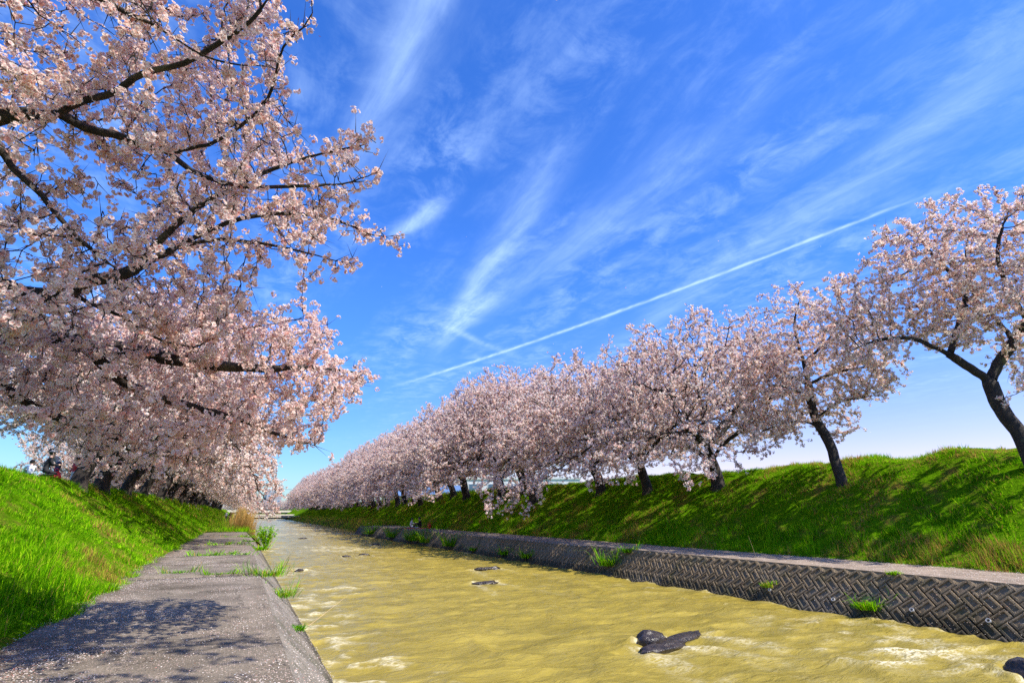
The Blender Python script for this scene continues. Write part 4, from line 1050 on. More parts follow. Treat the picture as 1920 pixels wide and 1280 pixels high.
# ------------------------------------------------------------------ grass and fallen petals
GREENS = np.array([[0.16, 0.42, 0.003], [0.28, 0.58, 0.005], [0.42, 0.60, 0.02], [0.05, 0.19, 0.003], [0.46, 0.27, 0.07]])
def blades(P, h, w, seed, lean=0.45, tri=False, pal=(0.36, 0.30, 0.14, 0.16, 0.04), nrm=None, down=None):
    r = np.random.default_rng(seed)
    n = len(P)
    az = r.uniform(0, 6.28, n)
    hd = np.stack([np.cos(az), np.sin(az), np.zeros(n)], 1)
    if down is not None: hd = unit(hd + down)
    sd_ = np.stack([-np.sin(az), np.cos(az), np.zeros(n)], 1)
    H = (h*r.uniform(0.55, 1.25, n))[:, None] if not hasattr(h, '__len__') else (h*r.uniform(0.55, 1.25, n))[:, None]
    Wd = (w*r.uniform(0.7, 1.3, n))[:, None] if not hasattr(w, '__len__') else (w*r.uniform(0.7, 1.3, n))[:, None]
    ln = r.uniform(0.15, 1.0, n)[:, None]*lean
    hn = fbm(P[:, 0]*2.3 + 31, P[:, 1]*2.0 + 7, 3)
    H = H*(0.45 + 1.7*sstep(0.36, 0.72, hn))[:, None]
    up = np.array([[0, 0, 1.]])
    mid = P + up*H*0.6 + hd*H*ln*0.35
    tip = P + up*H*(1.0 - 0.35*ln) + hd*H*ln*1.1
    pt = fbm(P[:, 0]*0.7 + 11, P[:, 1]*0.6 + 4, 3)
    pr_ = np.repeat(np.array([pal]), n, 0)
    dry = sstep(0.54, 0.66, pt)
    pr_[:, 4] += 1.2*dry; pr_[:, 3] += 0.5*sstep(0.5, 0.35, pt) + 0.4*sstep(0.5, 0.36, hn)
    pr_ /= pr_.sum(1, keepdims=True)
    k = (r.random((n, 1)) > np.cumsum(pr_, 1)).sum(1).clip(0, 4)
    tint = GREENS[k]*r.uniform(0.8, 1.2, (n, 1))
    if tri:
        V = np.stack([P - sd_*Wd, P + sd_*Wd, tip], 1).reshape(-1, 3)
        return V, np.arange(3*n).reshape(-1, 3), np.zeros((0, 4), int), np.repeat(tint, 3, 0)
    V = np.stack([P - sd_*Wd, P + sd_*Wd, mid + sd_*Wd*0.75, mid - sd_*Wd*0.75, tip], 1).reshape(-1, 3)
    b_ = np.arange(n)[:, None]*5
    return V, b_ + np.array([[3, 2, 4]]), b_ + np.array([[0, 1, 2, 3]]), np.repeat(tint, 5, 0)

def grass_object(name, parts, label):
    V = []; T3 = []; Q4 = []; C = []; b = 0
    for v_, t3, q4, c_ in parts:
        V.append(v_); T3.append(t3 + b); Q4.append(q4 + b); C.append(c_); b += len(v_)
    T3 = np.concatenate(T3); Q4 = np.concatenate(Q4)
    me = mesh_np(name, np.concatenate(V), [T3, Q4], [M['blade']], tint=np.concatenate(C))
    return tag(obj(name, me), label, 'grass', kind='stuff')

def left_pts(n, d0, d1, y0, y1, seed, pw=1.0):
    r = np.random.default_rng(seed)
    d = r.uniform(d0, d1, n); Y = y0 + (y1-y0)*r.random(n)**pw
    # ragged edge towards the paving
    e = 2.42 + 0.45*(fbm(Y*0.8 + 3, Y*0 + 2, 3)-0.5)*2 - 0.35*np.exp(-((Y-15)/3.0)**2)
    k = d > e
    d, Y = d[k], Y[k]
    return np.stack([-d, Y, np.maximum(left_z(-d, Y), 0.0) - 0.02], 1)
dn = np.array([[0.25, -0.05, 0]])
P0 = left_pts(150000, 1.9, 8.2, 5.5, 21, 7, 1.1)
P1 = left_pts(38000, 1.9, 5.6, 5.5, 18, 1, 1.1)
lush = 0.45 + 0.75*sstep(0.42, 0.62, fbm(P1[:, 0]*0.8, P1[:, 1]*0.5, 3))*np.exp(-((-P1[:, 0]-3.0)/1.4)**2) + 0.15
P2 = left_pts(90000, 1.9, 8.6, 20, 62, 2, 1.3)
P3 = left_pts(30000, 2.2, 8.6, 62, 200, 3, 1.5)
ra = np.random.default_rng(8)
n = 14000
xx = ra.uniform(-2.4, 1.0, n); yy = 54 + 150*ra.random(n)**1.6
P4 = np.stack([xx, yy, np.zeros(n)+0.0], 1)
grass_object('bank_grass', [blades(P0, 0.10, 0.0075, 17, 1.6, True), blades(P1, 0.15*lush, 0.0045, 1, 0.9, down=dn), blades(P2, 0.12, 0.013, 2, 1.4, True), blades(P3, 0.24, 0.022, 3, 0.5, True), blades(P4, 0.26, 0.014, 4, 0.5, True)],
             'bright green grass covering the left bank')
def right_pts(n, o0, o1, y0, y1, seed, pw=1.0):
    r = np.random.default_rng(seed)
    o = r.uniform(o0, o1, n); Y = y0 + (y1-y0)*r.random(n)**pw
    e = 3.15 + 0.3*(fbm(Y*0.9 + 13, Y*0 + 2, 3)-0.5)*2
    k = o > e
    o, Y = o[k], Y[k]
    return np.stack([Xt(Y) + o, Y, np.maximum(right_z(o, Y), 0) - 0.02], 1), o
Pa, oa = right_pts(100000, 3.0, 10.6, 4.5, 42, 11, 1.2)
Pb, ob = right_pts(50000, 3.0, 10.6, 42, 120, 12, 1.3)
Pc, oc = right_pts(26000, 3.1, 4.7, 4.5, 60, 13, 1.3)
n = 12000
oo = ra.uniform(-0.9, 3.2, n); yy = 72 + 130*ra.random(n)**1.5
Pd = np.stack([Xt(yy)+oo, yy, np.interp(oo, [-0.9, 0, 1, 3.2], [-1.1, -0.4, -0.05, 0.1])], 1)
dk = (0.34, 0.30, 0.12, 0.10, 0.14)
grass_object('bank_grass', [blades(Pa, 0.13, 0.013, 11, 1.3, True, dk), blades(Pb, 0.20, 0.020, 12, 0.5, True, dk), blades(Pc, 0.26, 0.009, 13, 0.6, True, (0.4, 0.36, 0.14, 0.08, 0.02)),
             blades(Pd, 0.45, 0.02, 14, 0.5, True, (0.2, 0.15, 0.15, 0.1, 0.4))], 'darker green grass with brown patches covering the right bank')

def petal_field(P, size, seed, red):
    r = np.random.default_rng(seed)
    n = len(P)
    az = r.uniform(0, 6.28, n)
    a = np.stack([np.cos(az), np.sin(az), r.uniform(-.25, .25, n)], 1)*size*r.uniform(.6, 1.2, (n, 1))
    b_ = np.stack([-np.sin(az), np.cos(az), r.uniform(-.25, .25, n)], 1)*size*0.75*r.uniform(.6, 1.2, (n, 1))
    V = np.stack([P-a, P-b_, P+a, P+b_], 1).reshape(-1, 3)
    t = PINK[r.choice(4, n, p=[.5, .2, .25, .05])]
    br_ = r.random(n) < red
    t = np.where(br_[:, None], np.array([0.28, 0.11, 0.07])*r.uniform(.6, 1.4, (n, 1)), t)
    return V, np.arange(4*n).reshape(-1, 4), np.repeat(np.clip(t, 0, 1), 4, 0)
r = np.random.default_rng(77)
n = 76000
X = r.uniform(-2.6, 0.70, n); Y = 5.2 + 26*r.random(n)**1.8
den = fbm(X*1.1+5, Y*0.8+2, 4)
edge = sstep(-1.4, -2.4, X)
k = r.random(n) < 0.05 + 0.75*sstep(0.42, 0.68, den) + 0.5*edge
X, Y, edge = X[k], Y[k], edge[k]
zt = 0.026 + 0.03*((Y > 17.2) & (Y < 25))
redp = 0.06 + 0.55*edge
v1 = petal_field(np.stack([X, Y, zt], 1), 0.0105, 78, redp)
n = 8000
Y2 = 6 + 55*r.random(n)**1.5; o2 = 3.2 - 3.2*r.random(n)**1.8
v2 = petal_field(np.stack([Xt(Y2)+o2, Y2, np.full(n, 0.03)], 1), 0.018, 79, 0.12)
n = 3500
Y3 = 6 + 40*r.random(n)**1.5; s3 = r.uniform(0.0, 1.35, n)
en_ = np.array(en); ev_ = np.array(ev)
P3_ = np.stack([16.6-0.03*Y3, Y3, 0*Y3], 1) - ev_*s3[:, None] + en_*0.088
v3 = petal_field(P3_, 0.012, 80, 0.02)
n = 3500
t_ = r.random(n)**1.3; Y4 = 5 + 20*r.random(n)**1.5
P4_ = np.stack([0.70 + t_*0.95 + 0.10*np.sin(t_*0.65*math.pi*0.9) + 0.03, Y4, -t_*1.05 + 0.03], 1)
v4 = petal_field(P4_, 0.010, 81, 0.05)
VV = [a[0] for a in (v1, v2, v3, v4)]; off = np.cumsum([0] + [len(a) for a in VV])
me = mesh_np('fallen_petals', np.concatenate(VV), [np.concatenate([a[1] + o for a, o in zip((v1, v2, v3, v4), off)])], [M['petal']], tint=np.concatenate([a[2] for a in (v1, v2, v3, v4)]))
tag(obj('fallen_petals', me), 'pale pink cherry petals scattered over the paving', 'petals', kind='stuff')

# ------------------------------------------------------------------ weeds, reeds and the bush
def tuft(name, loc, n, h, spread, label, cat='weeds', w=0.006, pal=(0.4, 0.34, 0.12, 0.1, 0.04), group=None, seed=0, squash=1.0):
    r = np.random.default_rng(seed + 1000)
    P = np.stack([r.normal(0, spread*0.4, n), r.normal(0, spread*0.4, n)*squash, np.zeros(n)-0.03], 1)
    v_, t3, q4, c_ = blades(P, h*0.8, w, seed, 1.5, False, pal)
    # fan the blades outward
    root = np.repeat(P, 5, 0); d = v_ - root
    ou = unit(np.repeat(P*np.array([1, 1, 0]), 5, 0) + 1e-6)
    v_ = v_ + ou*d[:, 2:3]*0.45
    me = mesh_np(name, v_, [t3, q4], [M['blade']], tint=c_)
    o = obj(name, me); o.location = loc
    return tag(o, label, cat, group)

def on_wall(Y, s): return tuple(wall_pt(Y, s, 0.06))
tuft('weed_clump', on_wall(10.15, 1.08), 420, 0.42, 0.34, 'bright green grass clump at the foot of the herringbone wall, nearest the right edge', seed=1, w=0.008)
tuft('weed_clump', on_wall(9.65, 0.02), 160, 0.20, 0.22, 'small green tuft on the top edge of the herringbone wall', seed=2, w=0.007)
tuft('weed_clump', on_wall(13.3, 0.85), 200, 0.34, 0.26, 'yellowish weed clump with one tall dry stalk on the herringbone wall', seed=3, w=0.008, pal=(0.2, 0.2, 0.3, 0.1, 0.2))
tuft('weed_clump', on_wall(21.6, 0.85), 420, 0.65, 0.50, 'large green weed clump halfway along the herringbone wall', seed=4, w=0.012)
tuft('weed_clump', on_wall(20.7, 0.12), 220, 0.40, 0.36, 'dark weed clump on the wall top just above the largest clump', seed=5, w=0.011, pal=(0.3, 0.1, 0.05, 0.5, 0.05))
for i, (Y, s, h, lab) in enumerate([(29.0, 1.05, 0.5, 'round green weed clump at the waterline, next after the largest clump'),
        (31.8, 1.05, 0.5, 'green weed clump at the waterline, second after the largest clump'),
        (36.5, 1.1, 0.4, 'low green weed clump at the waterline, third after the largest clump'),
        (40.8, 1.0, 0.9, 'broad green weed clump at the waterline, nearest side of the row below the picnic'),
        (46.5, 1.0, 0.8, 'green weed clump at the waterline just right of the dense dark clump'),
        (48.6, 0.95, 1.0, 'dense dark green clump at the waterline below the red bag'),
        (50.8, 1.0, 0.8, 'green weed clump at the waterline just left of the dense dark clump'),
        (56.8, 0.95, 1.0, 'bright green clump at the waterline below the seated pair'),
        (66.0, 0.95, 1.0, 'green weed clump near the far end of the herringbone wall')]):
    tuft('weed_clump', on_wall(Y, s), 260, h, h*0.85, lab, seed=20+i, w=0.018, group='weed clumps at the foot of the right wall', pal=(0.4, 0.34, 0.1, 0.12, 0.04) if i != 5 else (0.35, 0.12, 0.05, 0.45, 0.03))
# stalks
def stalk(pts, label):
    return tag(MB().tube(pts, [0.008, 0.006, 0.003][:len(pts)], 4).build('dry_stalk', solid('straw', (0.42, 0.30, 0.14), 0.8)), label, 'stalk')
p = wall_pt(13.3, 0.85, 0.1)
stalk([p, p + Vector((-0.05, 0.25, 0.75)), p + Vector((-0.08, 0.45, 1.5))], 'tall thin dry stalk rising from the herringbone wall')
p = Vector((1.35, 12.2, -0.62))
stalk([p, p + Vector((0.45, 0.25, 0.25)), p + Vector((0.95, 0.5, 0.55))], 'thin dry stalk leaning over the water from the left wall')

tuft('weed_clump', (1.22, 12.0, -0.52), 130, 0.24, 0.22, 'small spiky green weed on the sloping left wall', seed=41, w=0.009, pal=(0.45, 0.2, 0.05, 0.3, 0))
tuft('weed_clump', (0.92, 17.4, -0.05), 300, 0.36, 0.60, 'straggly yellow green weeds on the corner of the left promenade edge', seed=42, w=0.007, pal=(0.3, 0.25, 0.2, 0.1, 0.15))
tuft('weed_clump', (1.22, 16.2, -0.45), 260, 0.42, 0.45, 'leggy weeds hanging down the left wall below the corner', seed=43, w=0.007, pal=(0.3, 0.2, 0.15, 0.15, 0.2))
tuft('weed_clump', (1.15, 32.5, -0.25), 240, 0.45, 0.5, 'round green weed clump on the left wall between bush and corner weeds', seed=44, w=0.012)
tuft('weed_clump', (-0.25, 17.4, 0.0), 260, 0.20, 0.5, 'grass growing in the promenade joint, clump nearest the river', seed=45, w=0.007, squash=0.35, group='grass clumps in the promenade joints')
tuft('weed_clump', (-1.25, 18.2, 0.0), 260, 0.24, 0.45, 'grass growing in the promenade joint, clump nearest the bank', seed=46, w=0.007, squash=0.5, group='grass clumps in the promenade joints')
for i, (X, Y, s, lab) in enumerate([(-0.9, 25.1, 0.7, 'small grass clump in the second promenade joint, nearest the bank'), (-0.3, 25.3, 0.5, 'small grass clump in the second promenade joint, in the middle'),
        (0.25, 25.0, 0.4, 'small grass clump in the second promenade joint, nearest the river'), (-0.6, 33.0, 1.4, 'low strip of grass along the third promenade joint'),
        (-0.2, 42.5, 1.5, 'low strip of grass along the fourth promenade joint'), (0.75, 42.0, 0.6, 'grass on the promenade edge near its far end'), (0.8, 36.0, 0.5, 'grass on the promenade edge between third and fourth joint'), (0.5, 53.5, 1.3, 'thick grass where the promenade ends')]):
    tuft('weed_clump', (X, Y, 0.02), 170, 0.17, s, lab, seed=60+i, w=0.012, squash=0.35, group='grass clumps in the promenade joints')

def reeds():
    r = np.random.default_rng(5)
    n = 5200
    Y = 58 + 70*r.random(n)**1.2
    X = 0.3 + 0.012*(Y-58) + r.normal(0, 0.55, n)
    X = np.minimum(X, 2.0)
    P = np.stack([X, Y, np.interp(X, [0.4, 0.9, 2.1], [0, -0.12, -1.1])], 1)
    v_, t3, q4, c_ = blades(P, 1.15, 0.016, 5, 0.55, False)
    straw = np.array([[0.50, 0.30, 0.09], [0.40, 0.22, 0.06], [0.58, 0.40, 0.15], [0.16, 0.20, 0.03]])
    c_ = np.repeat(straw[r.choice(4, n, p=[.4, .25, .25, .1])]*r.uniform(.8, 1.2, (n, 1)), 5, 0)
    me = mesh_np('dry_reeds', v_, [t3, q4], [M['blade']], tint=c_)
    tag(obj('dry_reeds', me), 'straw coloured dry reeds at the water beyond the promenade', 'reeds', kind='stuff')
reeds()

def bush():
    e = tag(empty('willow_bush', (2.2, 50.0, -1.1)), 'green bush growing out of the water at the left shore', 'bush')
    r = np.random.default_rng(6)
    mb = MB(); L = []; 
    for k in range(26):
        a = r.uniform(0, 6.28); t = r.uniform(0.15, 0.75)
        h = r.uniform(0.9, 1.7)
        pts = [Vector((0.08*math.cos(a), 0.08*math.sin(a), -0.1)), Vector((t*0.5*math.cos(a), t*0.5*math.sin(a), h*0.6)), Vector((t*1.3*math.cos(a), t*1.3*math.sin(a), h))]
        mb.tube(pts, [0.018, 0.012, 0.004], 4)
        for q in range(45):
            s = r.uniform(0.25, 1.0)
            p = pts[0]*(1-s)**2 + pts[1]*2*s*(1-s) + pts[2]*s*s
            L.append(np.array(p) + r.normal(0, 0.08, 3))
    mb.build('stem', M['bark'], e)
    P = np.array(L)
    v_, f_, t_ = far_blossoms(P, unit(P), 0.045, 0.05, 2, 7)
    g_ = GREENS[r.choice(4, len(P)*2, p=[.4, .25, .15, .2])]
    me = mesh_np('leaves', v_, [f_], [M['blade']], tint=np.repeat(g_, 3, 0))
    tag(obj('leaves', me, e), kind='stuff')
bush()

# ------------------------------------------------------------------ rocks in the river
rock_labels = ['dark wet boulder standing highest out of the river at bottom centre', 'smooth grey rock in front of the highest boulder, water running over it', 'long low ridge of rock trailing right of the highest boulder',
               'flat dark rock in midstream, farther than the boulders', 'dark rounded boulder cut by the lower right corner', 'small dark rock far upstream near the bush', 'small rock close to the left wall upstream',
               'small dark rock below the picnic spot', 'barely showing rock in midstream, left of a near pair', 'barely showing rock in midstream, right of a near pair', 'rock just breaking the surface below the flat dark rock']
def rock(i, x, y, a, b_, h):
    r = np.random.default_rng(300+i)
    nu, nv = 40, 24
    U, Vv = np.meshgrid(np.linspace(0, 2*np.pi, nu, endpoint=False), np.linspace(0, np.pi, nv), indexing='ij')
    d = np.stack([np.sin(Vv)*np.cos(U), np.sin(Vv)*np.sin(U), np.cos(Vv)], -1)
    s = 1 + (0.22 if i < 3 else 0.4)*(fbm(d[..., 0]*2.3 + 5*i, d[..., 1]*2.3 + d[..., 2]*1.9 + 3, 5)-0.5)*2
    e = np.sign(d)*np.abs(d)**0.8
    P = e*s[..., None]*np.array([a, b_, h*0.95])
    P[..., 2] += 0.22*h*P[..., 0]/a*(-1 if i in (0, 1) else 0.3)
    i0 = (np.arange(nu)[:, None]*nv + np.arange(nv-1)[None]); i1 = (((np.arange(nu)+1) % nu)[:, None]*nv + np.arange(nv-1)[None])
    F = np.stack([i0, i0+1, i1+1, i1], -1).reshape(-1, 4)
    me = mesh_np('river_rock', P.reshape(-1, 3), [F], [M['rock']], smooth=True)
    o = obj('river_rock', me); o.location = (x, y, -1.1 - 0.22*h); o.rotation_euler = (0, 0, 0.35 if i < 3 else r.uniform(-.4, .4))
    tag(o, rock_labels[i], 'rock', 'rocks in the river')
for i, q in enumerate(ROCKS): rock(i, *q)

# ------------------------------------------------------------------ bridges, buildings, cable, hill
def bridge(Y, z, x0, x1, th, wid, rail, label, piers, tilt=0.0):
    e = tag(empty('footbridge' if not rail else 'road_bridge', (0, Y, 0)), label, 'bridge')
    MB().box((x0, -wid/2, z-th), (x1, wid/2, z), ch=0.04).build('deck', M['deck'], e)
    MB().box((x0+0.1, -wid/2+0.35, z-th-0.5), (x1-0.1, wid/2-0.35, z-th-0.003)).build('girder', M['steel'], e)
    for x in piers:
        MB().box((x-0.35, -wid/2+0.4, -1.9), (x+0.35, wid/2-0.4, z-th-0.506)).build('pier', M['deck'], e)
    if rail:
        for s in (-1, 1):
            y = s*(wid/2-0.12)
            rl = MB().box((x0, y-0.04, z+0.95), (x1, y+0.04, z+1.05)).build('railing', M['steel'], e)
            MB().box((x0, y-0.03, z+0.5), (x1, y+0.03, z+0.56)).build('rail_bar', M['steel'], rl)
            for k in range(int((x1-x0)/2)+1):
                MB().box((x0+2*k-0.04, y-0.035, z+0.004), (x0+2*k+0.04, y+0.035, z+0.947)).build('post', M['steel'], rl)
    return e
bridge(232, 0.25, -1.0, 21.5, 0.45, 2.2, False, 'low pale footbridge across the river, the nearest of three bridges', [6, 12.5])
bridge(262, 0.75, 3.0, 24.0, 0.45, 2.4, False, 'second low footbridge just behind the nearest one', [8, 14.5])
bridge(318, 2.5, -16.0, 34.0, 0.9, 7.0, True, 'road bridge with dark railing, the farthest of three bridges', [2, 14.0])

def building(name, loc, rz, w, d, h, wallm, roofm, nx, nz, label, pitched=False, roofbox=True):
    e = tag(empty(name, loc, rz), label, 'building')
    MB().box((-w/2, -d/2, -2.0), (w/2, d/2, h)).build('wall', wallm, e)
    if pitched:
        o_ = 0.5
        rf = MB().add([(-w/2-o_, -d/2-o_, h+0.003), (w/2+o_, -d/2-o_, h+0.003), (w/2+o_, d/2+o_, h+0.003), (-w/2-o_, d/2+o_, h+0.003), (-w/2-o_, 0, h+d*0.28), (w/2+o_, 0, h+d*0.28)],
                      [(3, 2, 1, 0), (0, 1, 5, 4), (2, 3, 4, 5), (0, 4, 3), (1, 2, 5)]).build('roof', roofm, e)
    else:
        rf = MB().box((-w/2-0.15, -d/2-0.15, h+0.003), (w/2+0.15, d/2+0.15, h+0.45), ch=0.05).build('roof', roofm, e)
        if roofbox:
            MB().box((-w*0.1, -d*0.2, h+0.453), (w*0.2, d*0.2, h+2.2)).build('roof_hut', wallm, rf)
            for k in (-0.38, 0.34): MB().tube([(w*k, 0, h+0.44), (w*k, 0, h+2.6)], 0.06, 5).build('antenna', M['steel'], rf)
    for face in (0, 1):
        for i in range(nx):
            for k in range(nz):
                sx = w/nx; sz = h/nz
                cx_ = -w/2 + sx*(i+0.5); cz_ = sz*(k+0.55)
                if face == 0:
                    fr = MB().box((cx_-sx*0.30, -d/2-0.05, cz_-sz*0.26), (cx_+sx*0.30, -d/2+0.02, cz_+sz*0.26)).build('window', M['plaster'], e)
                    MB().box((cx_-sx*0.26, -d/2-0.065, cz_-sz*0.22), (cx_+sx*0.26, -d/2-0.04, cz_+sz*0.22)).build('pane', M['glass'], fr)
                else:
                    dy = d/nx; cy_ = -d/2 + dy*(i+0.5)
                    fr = MB().box((-w/2-0.05, cy_-dy*0.30, cz_-sz*0.26), (-w/2+0.02, cy_+dy*0.30, cz_+sz*0.26)).build('window', M['plaster'], e)
                    MB().box((-w/2-0.065, cy_-dy*0.26, cz_-sz*0.22), (-w/2-0.04, cy_+dy*0.26, cz_+sz*0.22)).build('pane', M['glass'], fr)
    return e
building('apartment_block', (17.5, 385, 1.0), 0.12, 9.0, 9.0, 14.5, M['greywall'], M['plaster'], 3, 5, 'grey flat roofed block rising above the far end of the right row')
building('white_building', (50, 98, 0.0), -0.5, 22, 10, 7.6, M['plaster'], M['plaster'], 6, 2, 'white flat roofed building glimpsed between trunks behind the right bank', roofbox=False)
building('house', (50, 140, 0.0), -0.5, 12, 9, 6.0, M['plaster'], M['roof'], 3, 2, 'white house with blue roof glimpsed behind the right bank', pitched=True)
building('house', (44, 165, 0.0), -0.4, 12, 9, 6.2, M['tan'], M['roof'], 3, 2, 'tan house glimpsed between the trunks of the right row', pitched=True)

cab = MB()
pts = [(-30 + 6*i, 300, 13.0 - 0.6*math.sin(math.pi*i/11)) for i in range(12)]
cab.tube(pts, 0.06, 4)
tag(cab.build('overhead_cable', M['steel']), 'thin overhead cable crossing the sky above the far bridge', 'cable')

hb = MB()
rr = random.Random(4)
nx = 40
V = []; F = []
for i in range(nx):
    t = i/(nx-1)
    hgt = 6 + 74*math.exp(-((t-0.45)/0.20)**2) + 16*math.exp(-((t-0.75)/0.1)**2) + rr.uniform(-1.5, 1.5)
    x = 760 + 330*t; y = 470 - 300*t
    V += [(x-90, y-150, -2), (x, y, hgt), (x+120, y+200, -2)]
for i in range(nx-1):
    a = i*3
    F += [(a, a+3, a+4, a+1), (a+1, a+4, a+5, a+2)]
hb.add(V, F)
tag(hb.build('hill', M['hill'], smooth=True), kind='structure')

# ------------------------------------------------------------------ people
def pose(kind):
    if kind == 'stand':
        J = dict(pel=(0, 0, .93), che=(0, .01, 1.22), nek=(0, .01, 1.43), jaw=(0, .045, 1.52), hed=(0, .03, 1.61), top=(0, .02, 1.69))
        for s, n in ((-1, 'l'), (1, 'r')):
            J.update({'sh'+n: (s*.18, 0, 1.38), 'el'+n: (s*.25, -.02, 1.12), 'wr'+n: (s*.22, .12, .92), 'ha'+n: (s*.20, .17, .86),
                      'hi'+n: (s*.10, 0, .87), 'kn'+n: (s*.115, .03 if s > 0 else -.02, .48), 'an'+n: (s*.12, -.02 if s > 0 else -.08, .08), 'to'+n: (s*.13, .13 if s > 0 else .07, .04)})
    elif kind == 'bend':     # standing, leaning forward over the picnic
        J = dict(pel=(0, -.05, .90), che=(0, .14, 1.14), nek=(0, .27, 1.30), jaw=(0, .36, 1.33), hed=(0, .37, 1.42), top=(0, .37, 1.50))
        for s, n in ((-1, 'l'), (1, 'r')):
            J.update({'sh'+n: (s*.18, .23, 1.27), 'el'+n: (s*.25, .32, 1.02), 'wr'+n: (s*.18, .48, .86), 'ha'+n: (s*.16, .53, .81),
                      'hi'+n: (s*.10, -.04, .85), 'kn'+n: (s*.12, .04, .47), 'an'+n: (s*.13, -.04, .08), 'to'+n: (s*.14, .11, .04)})
    elif kind == 'kneel':
        J = dict(pel=(0, 0, .27), che=(0, .05, .56), nek=(0, .08, .77), jaw=(0, .13, .85), hed=(0, .12, .94), top=(0, .11, 1.02))
        for s, n in ((-1, 'l'), (1, 'r')):
            J.update({'sh'+n: (s*.17, .06, .73), 'el'+n: (s*.22, .16, .48), 'wr'+n: (s*.14, .36, .48), 'ha'+n: (s*.12, .43, .49),
                      'hi'+n: (s*.10, 0, .23), 'kn'+n: (s*.14, .40, .12), 'an'+n: (s*.12, .02, .08), 'to'+n: (s*.11, -.12, .05)})
    else:                    # sitting with the knees drawn up
        J = dict(pel=(0, 0, .13), che=(0, .06, .42), nek=(0, .12, .62), jaw=(0, .18, .70), hed=(0, .17, .79), top=(0, .16, .87))
        for s, n in ((-1, 'l'), (1, 'r')):
            J.update({'sh'+n: (s*.17, .10, .58), 'el'+n: (s*.24, .24, .38), 'wr'+n: (s*.15, .44, .42), 'ha'+n: (s*.12, .51, .43),
                      'hi'+n: (s*.10, .02, .12), 'kn'+n: (s*.15, .42, .40), 'an'+n: (s*.13, .60, .09), 'to'+n: (s*.13, .75, .05)})
    return J
RAD = dict(pel=.145, che=.155, nek=.058, jaw=.075, hed=.095, top=.06, sh=.075, el=.048, wr=.034, ha=.036, hi=.095, kn=.066, an=.045, to=.035)
BONES = [('pel', 'che', 1), ('che', 'nek', 1), ('nek', 'jaw', 0), ('jaw', 'hed', 0), ('hed', 'top', 0)]
for n_ in 'lr':
    BONES += [('che', 'sh'+n_, 1), ('sh'+n_, 'el'+n_, 1), ('el'+n_, 'wr'+n_, 1), ('wr'+n_, 'ha'+n_, 0), ('pel', 'hi'+n_, 2), ('hi'+n_, 'kn'+n_, 2), ('kn'+n_, 'an'+n_, 2), ('an'+n_, 'to'+n_, 3)]

